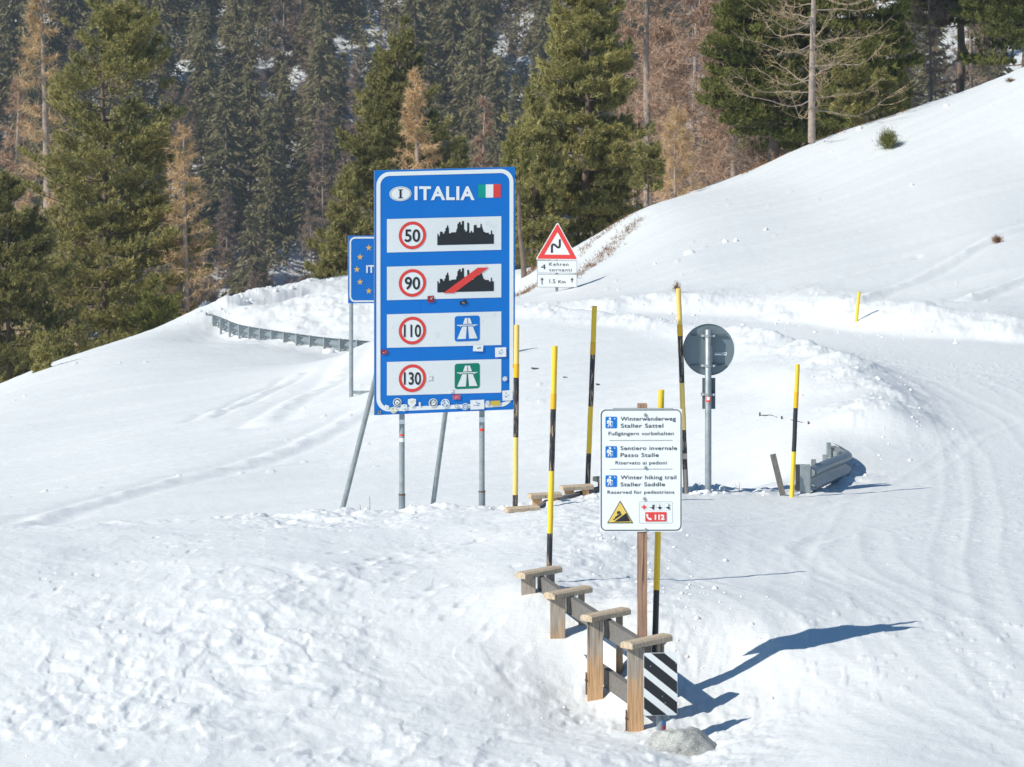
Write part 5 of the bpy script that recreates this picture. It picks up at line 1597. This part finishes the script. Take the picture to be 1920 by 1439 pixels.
# leaning timber stake
a = PW(1449, 852, 39.7); b_ = PW(1468, 930, 39.7); m = MB(); d = (a - b_).normalized(); s = Vector((d.z, 0, -d.x))
m.box((a + b_) / 2 + (b_ - a) * .05, s * .034, Vector((0, .02, 0)), (a - b_) * .55, M_rail, .003); o = m.build('timber_stake'); tag(o, 'leaning grey timber stake left of the crash barrier end', 'stake')
# broad wooden board beside the barrier end
m = MB(); p = PW(1496, 895, 40.3); m.box(p, (.028, 0, 0), (0, .015, 0), (0, 0, .15), M_poleg, .003); o = m.build('timber_post'); tag(o, 'pale short timber post between thin snow pole and barrier end', 'post')
# small twigs by the board and the round sign
for i, (x, y, h_, lb) in enumerate(((675, 958, .09, 'short dry stalk between the two left legs of the ITALIA board'), (693, 958, .16, 'taller reddish dry stalk beside the left leg of the ITALIA board'), (1386, 926, .12, 'bare forked twig in the snow left of the leaning stake'), (1312, 903, .1, 'bare slanting twig beside the foot of the round sign'))):
    p = PW(x, y, 38.2 if x < 800 else 39.7); p.z = gz(p.x, p.y); m = MB(); m.tube([p + Vector((0, 0, -.03)), p + Vector((.004, 0, h_ * .5)), p + Vector((-.002, 0, h_))], [.004, .003, .0015], M_rust, 5)
    if x > 800: m.tube([p + Vector((0, 0, .01)), p + Vector((-.05, 0, h_ * .8))], [.003, .0015], M_rust, 5)
    o = m.build('dry_twig'); tag(o, lb, 'twig')

# ---------------------------------------------------------------- rock
def rock():
    bm = bmesh.new(); bmesh.ops.create_icosphere(bm, subdivisions=5, radius=1); V = np.array([v.co[:] for v in bm.verts]); F = np.array([[v.index for v in f.verts] for f in bm.faces]); bm.free()
    n = 1 + .35 * fbm(V[:, 0] * 1.3 + 5, V[:, 1] * 1.3 + V[:, 2] * 1.1, 400, 3) + .06 * fbm(V[:, 0] * 7, V[:, 2] * 7 + V[:, 1] * 5, 410, 4, .6)
    cr = np.exp(-((V[:, 0] - .25 + .3 * V[:, 2]) / .035) ** 2) * (V[:, 2] > .2); n -= .05 * cr
    p = PW(1268, 1426, 26.0); V = V * n[:, None] * np.array([.34, .27, .30]) * np.stack([1.08 - .45 * V[:, 2].clip(0, 1), 1 - .3 * V[:, 2].clip(0, 1), 0 * V[:, 2] + 1], 1) + np.array([p.x, p.y, p.z - .03])
    m, nt, pr = new_mat('granite')
    geo = N(nt, 'ShaderNodeNewGeometry'); n1 = N(nt, 'ShaderNodeTexNoise', Scale=9.0, Detail=9.0, Roughness=.7); n2 = N(nt, 'ShaderNodeTexNoise', Scale=120.0, Detail=3.0)
    for q in (n1, n2): nt.links.new(geo.outputs['Position'], q.inputs['Vector'])
    cm = N(nt, 'ShaderNodeMix', data_type='RGBA'); cm.inputs[6].default_value = srgb(120, 120, 120); cm.inputs[7].default_value = srgb(205, 203, 198)
    ad = N(nt, 'ShaderNodeMath', operation='ADD'); nt.links.new(n1.outputs[0], ad.inputs[0]); nt.links.new(n2.outputs[0], ad.inputs[1])
    mr = N(nt, 'ShaderNodeMapRange'); mr.inputs[1].default_value = .7; mr.inputs[2].default_value = 1.3; nt.links.new(ad.outputs[0], mr.inputs[0]); nt.links.new(mr.outputs[0], cm.inputs[0])
    nt.links.new(cm.outputs[2], pr.inputs['Base Color']); pr.inputs['Roughness'].default_value = .9
    b_ = N(nt, 'ShaderNodeBump', Strength=.8, Distance=.02); nt.links.new(n1.outputs[0], b_.inputs['Height']); nt.links.new(b_.outputs[0], pr.inputs['Normal'])
    o = link_mesh('boulder', np_mesh('boulder', V, F, [m], smooth=True)); tag(o, 'grey granite boulder half buried in snow below the striped marker', 'rock')


rock()


# ---------------------------------------------------------------- air
def haze():
    bm = bmesh.new(); bmesh.ops.create_cube(bm, size=1)
    bm.transform(Matrix.Translation((0, 285, 12)) @ Matrix.Diagonal((330, 600, 210, 1)))
    me = bpy.data.meshes.new('haze'); bm.to_mesh(me); bm.free()
    m = bpy.data.materials.new('haze'); m.use_nodes = True; nt = m.node_tree; nt.nodes.clear()
    out = nt.nodes.new('ShaderNodeOutputMaterial'); v = nt.nodes.new('ShaderNodeVolumePrincipled')
    v.inputs['Color'].default_value = (.82, .88, 1.0, 1); v.inputs['Density'].default_value = .00030; v.inputs['Anisotropy'].default_value = .2
    nt.links.new(v.outputs[0], out.inputs['Volume']); me.materials.append(m)
    tag(link_mesh('haze', me), 'thin bluish air over the valley', 'haze', kind='stuff')


haze()
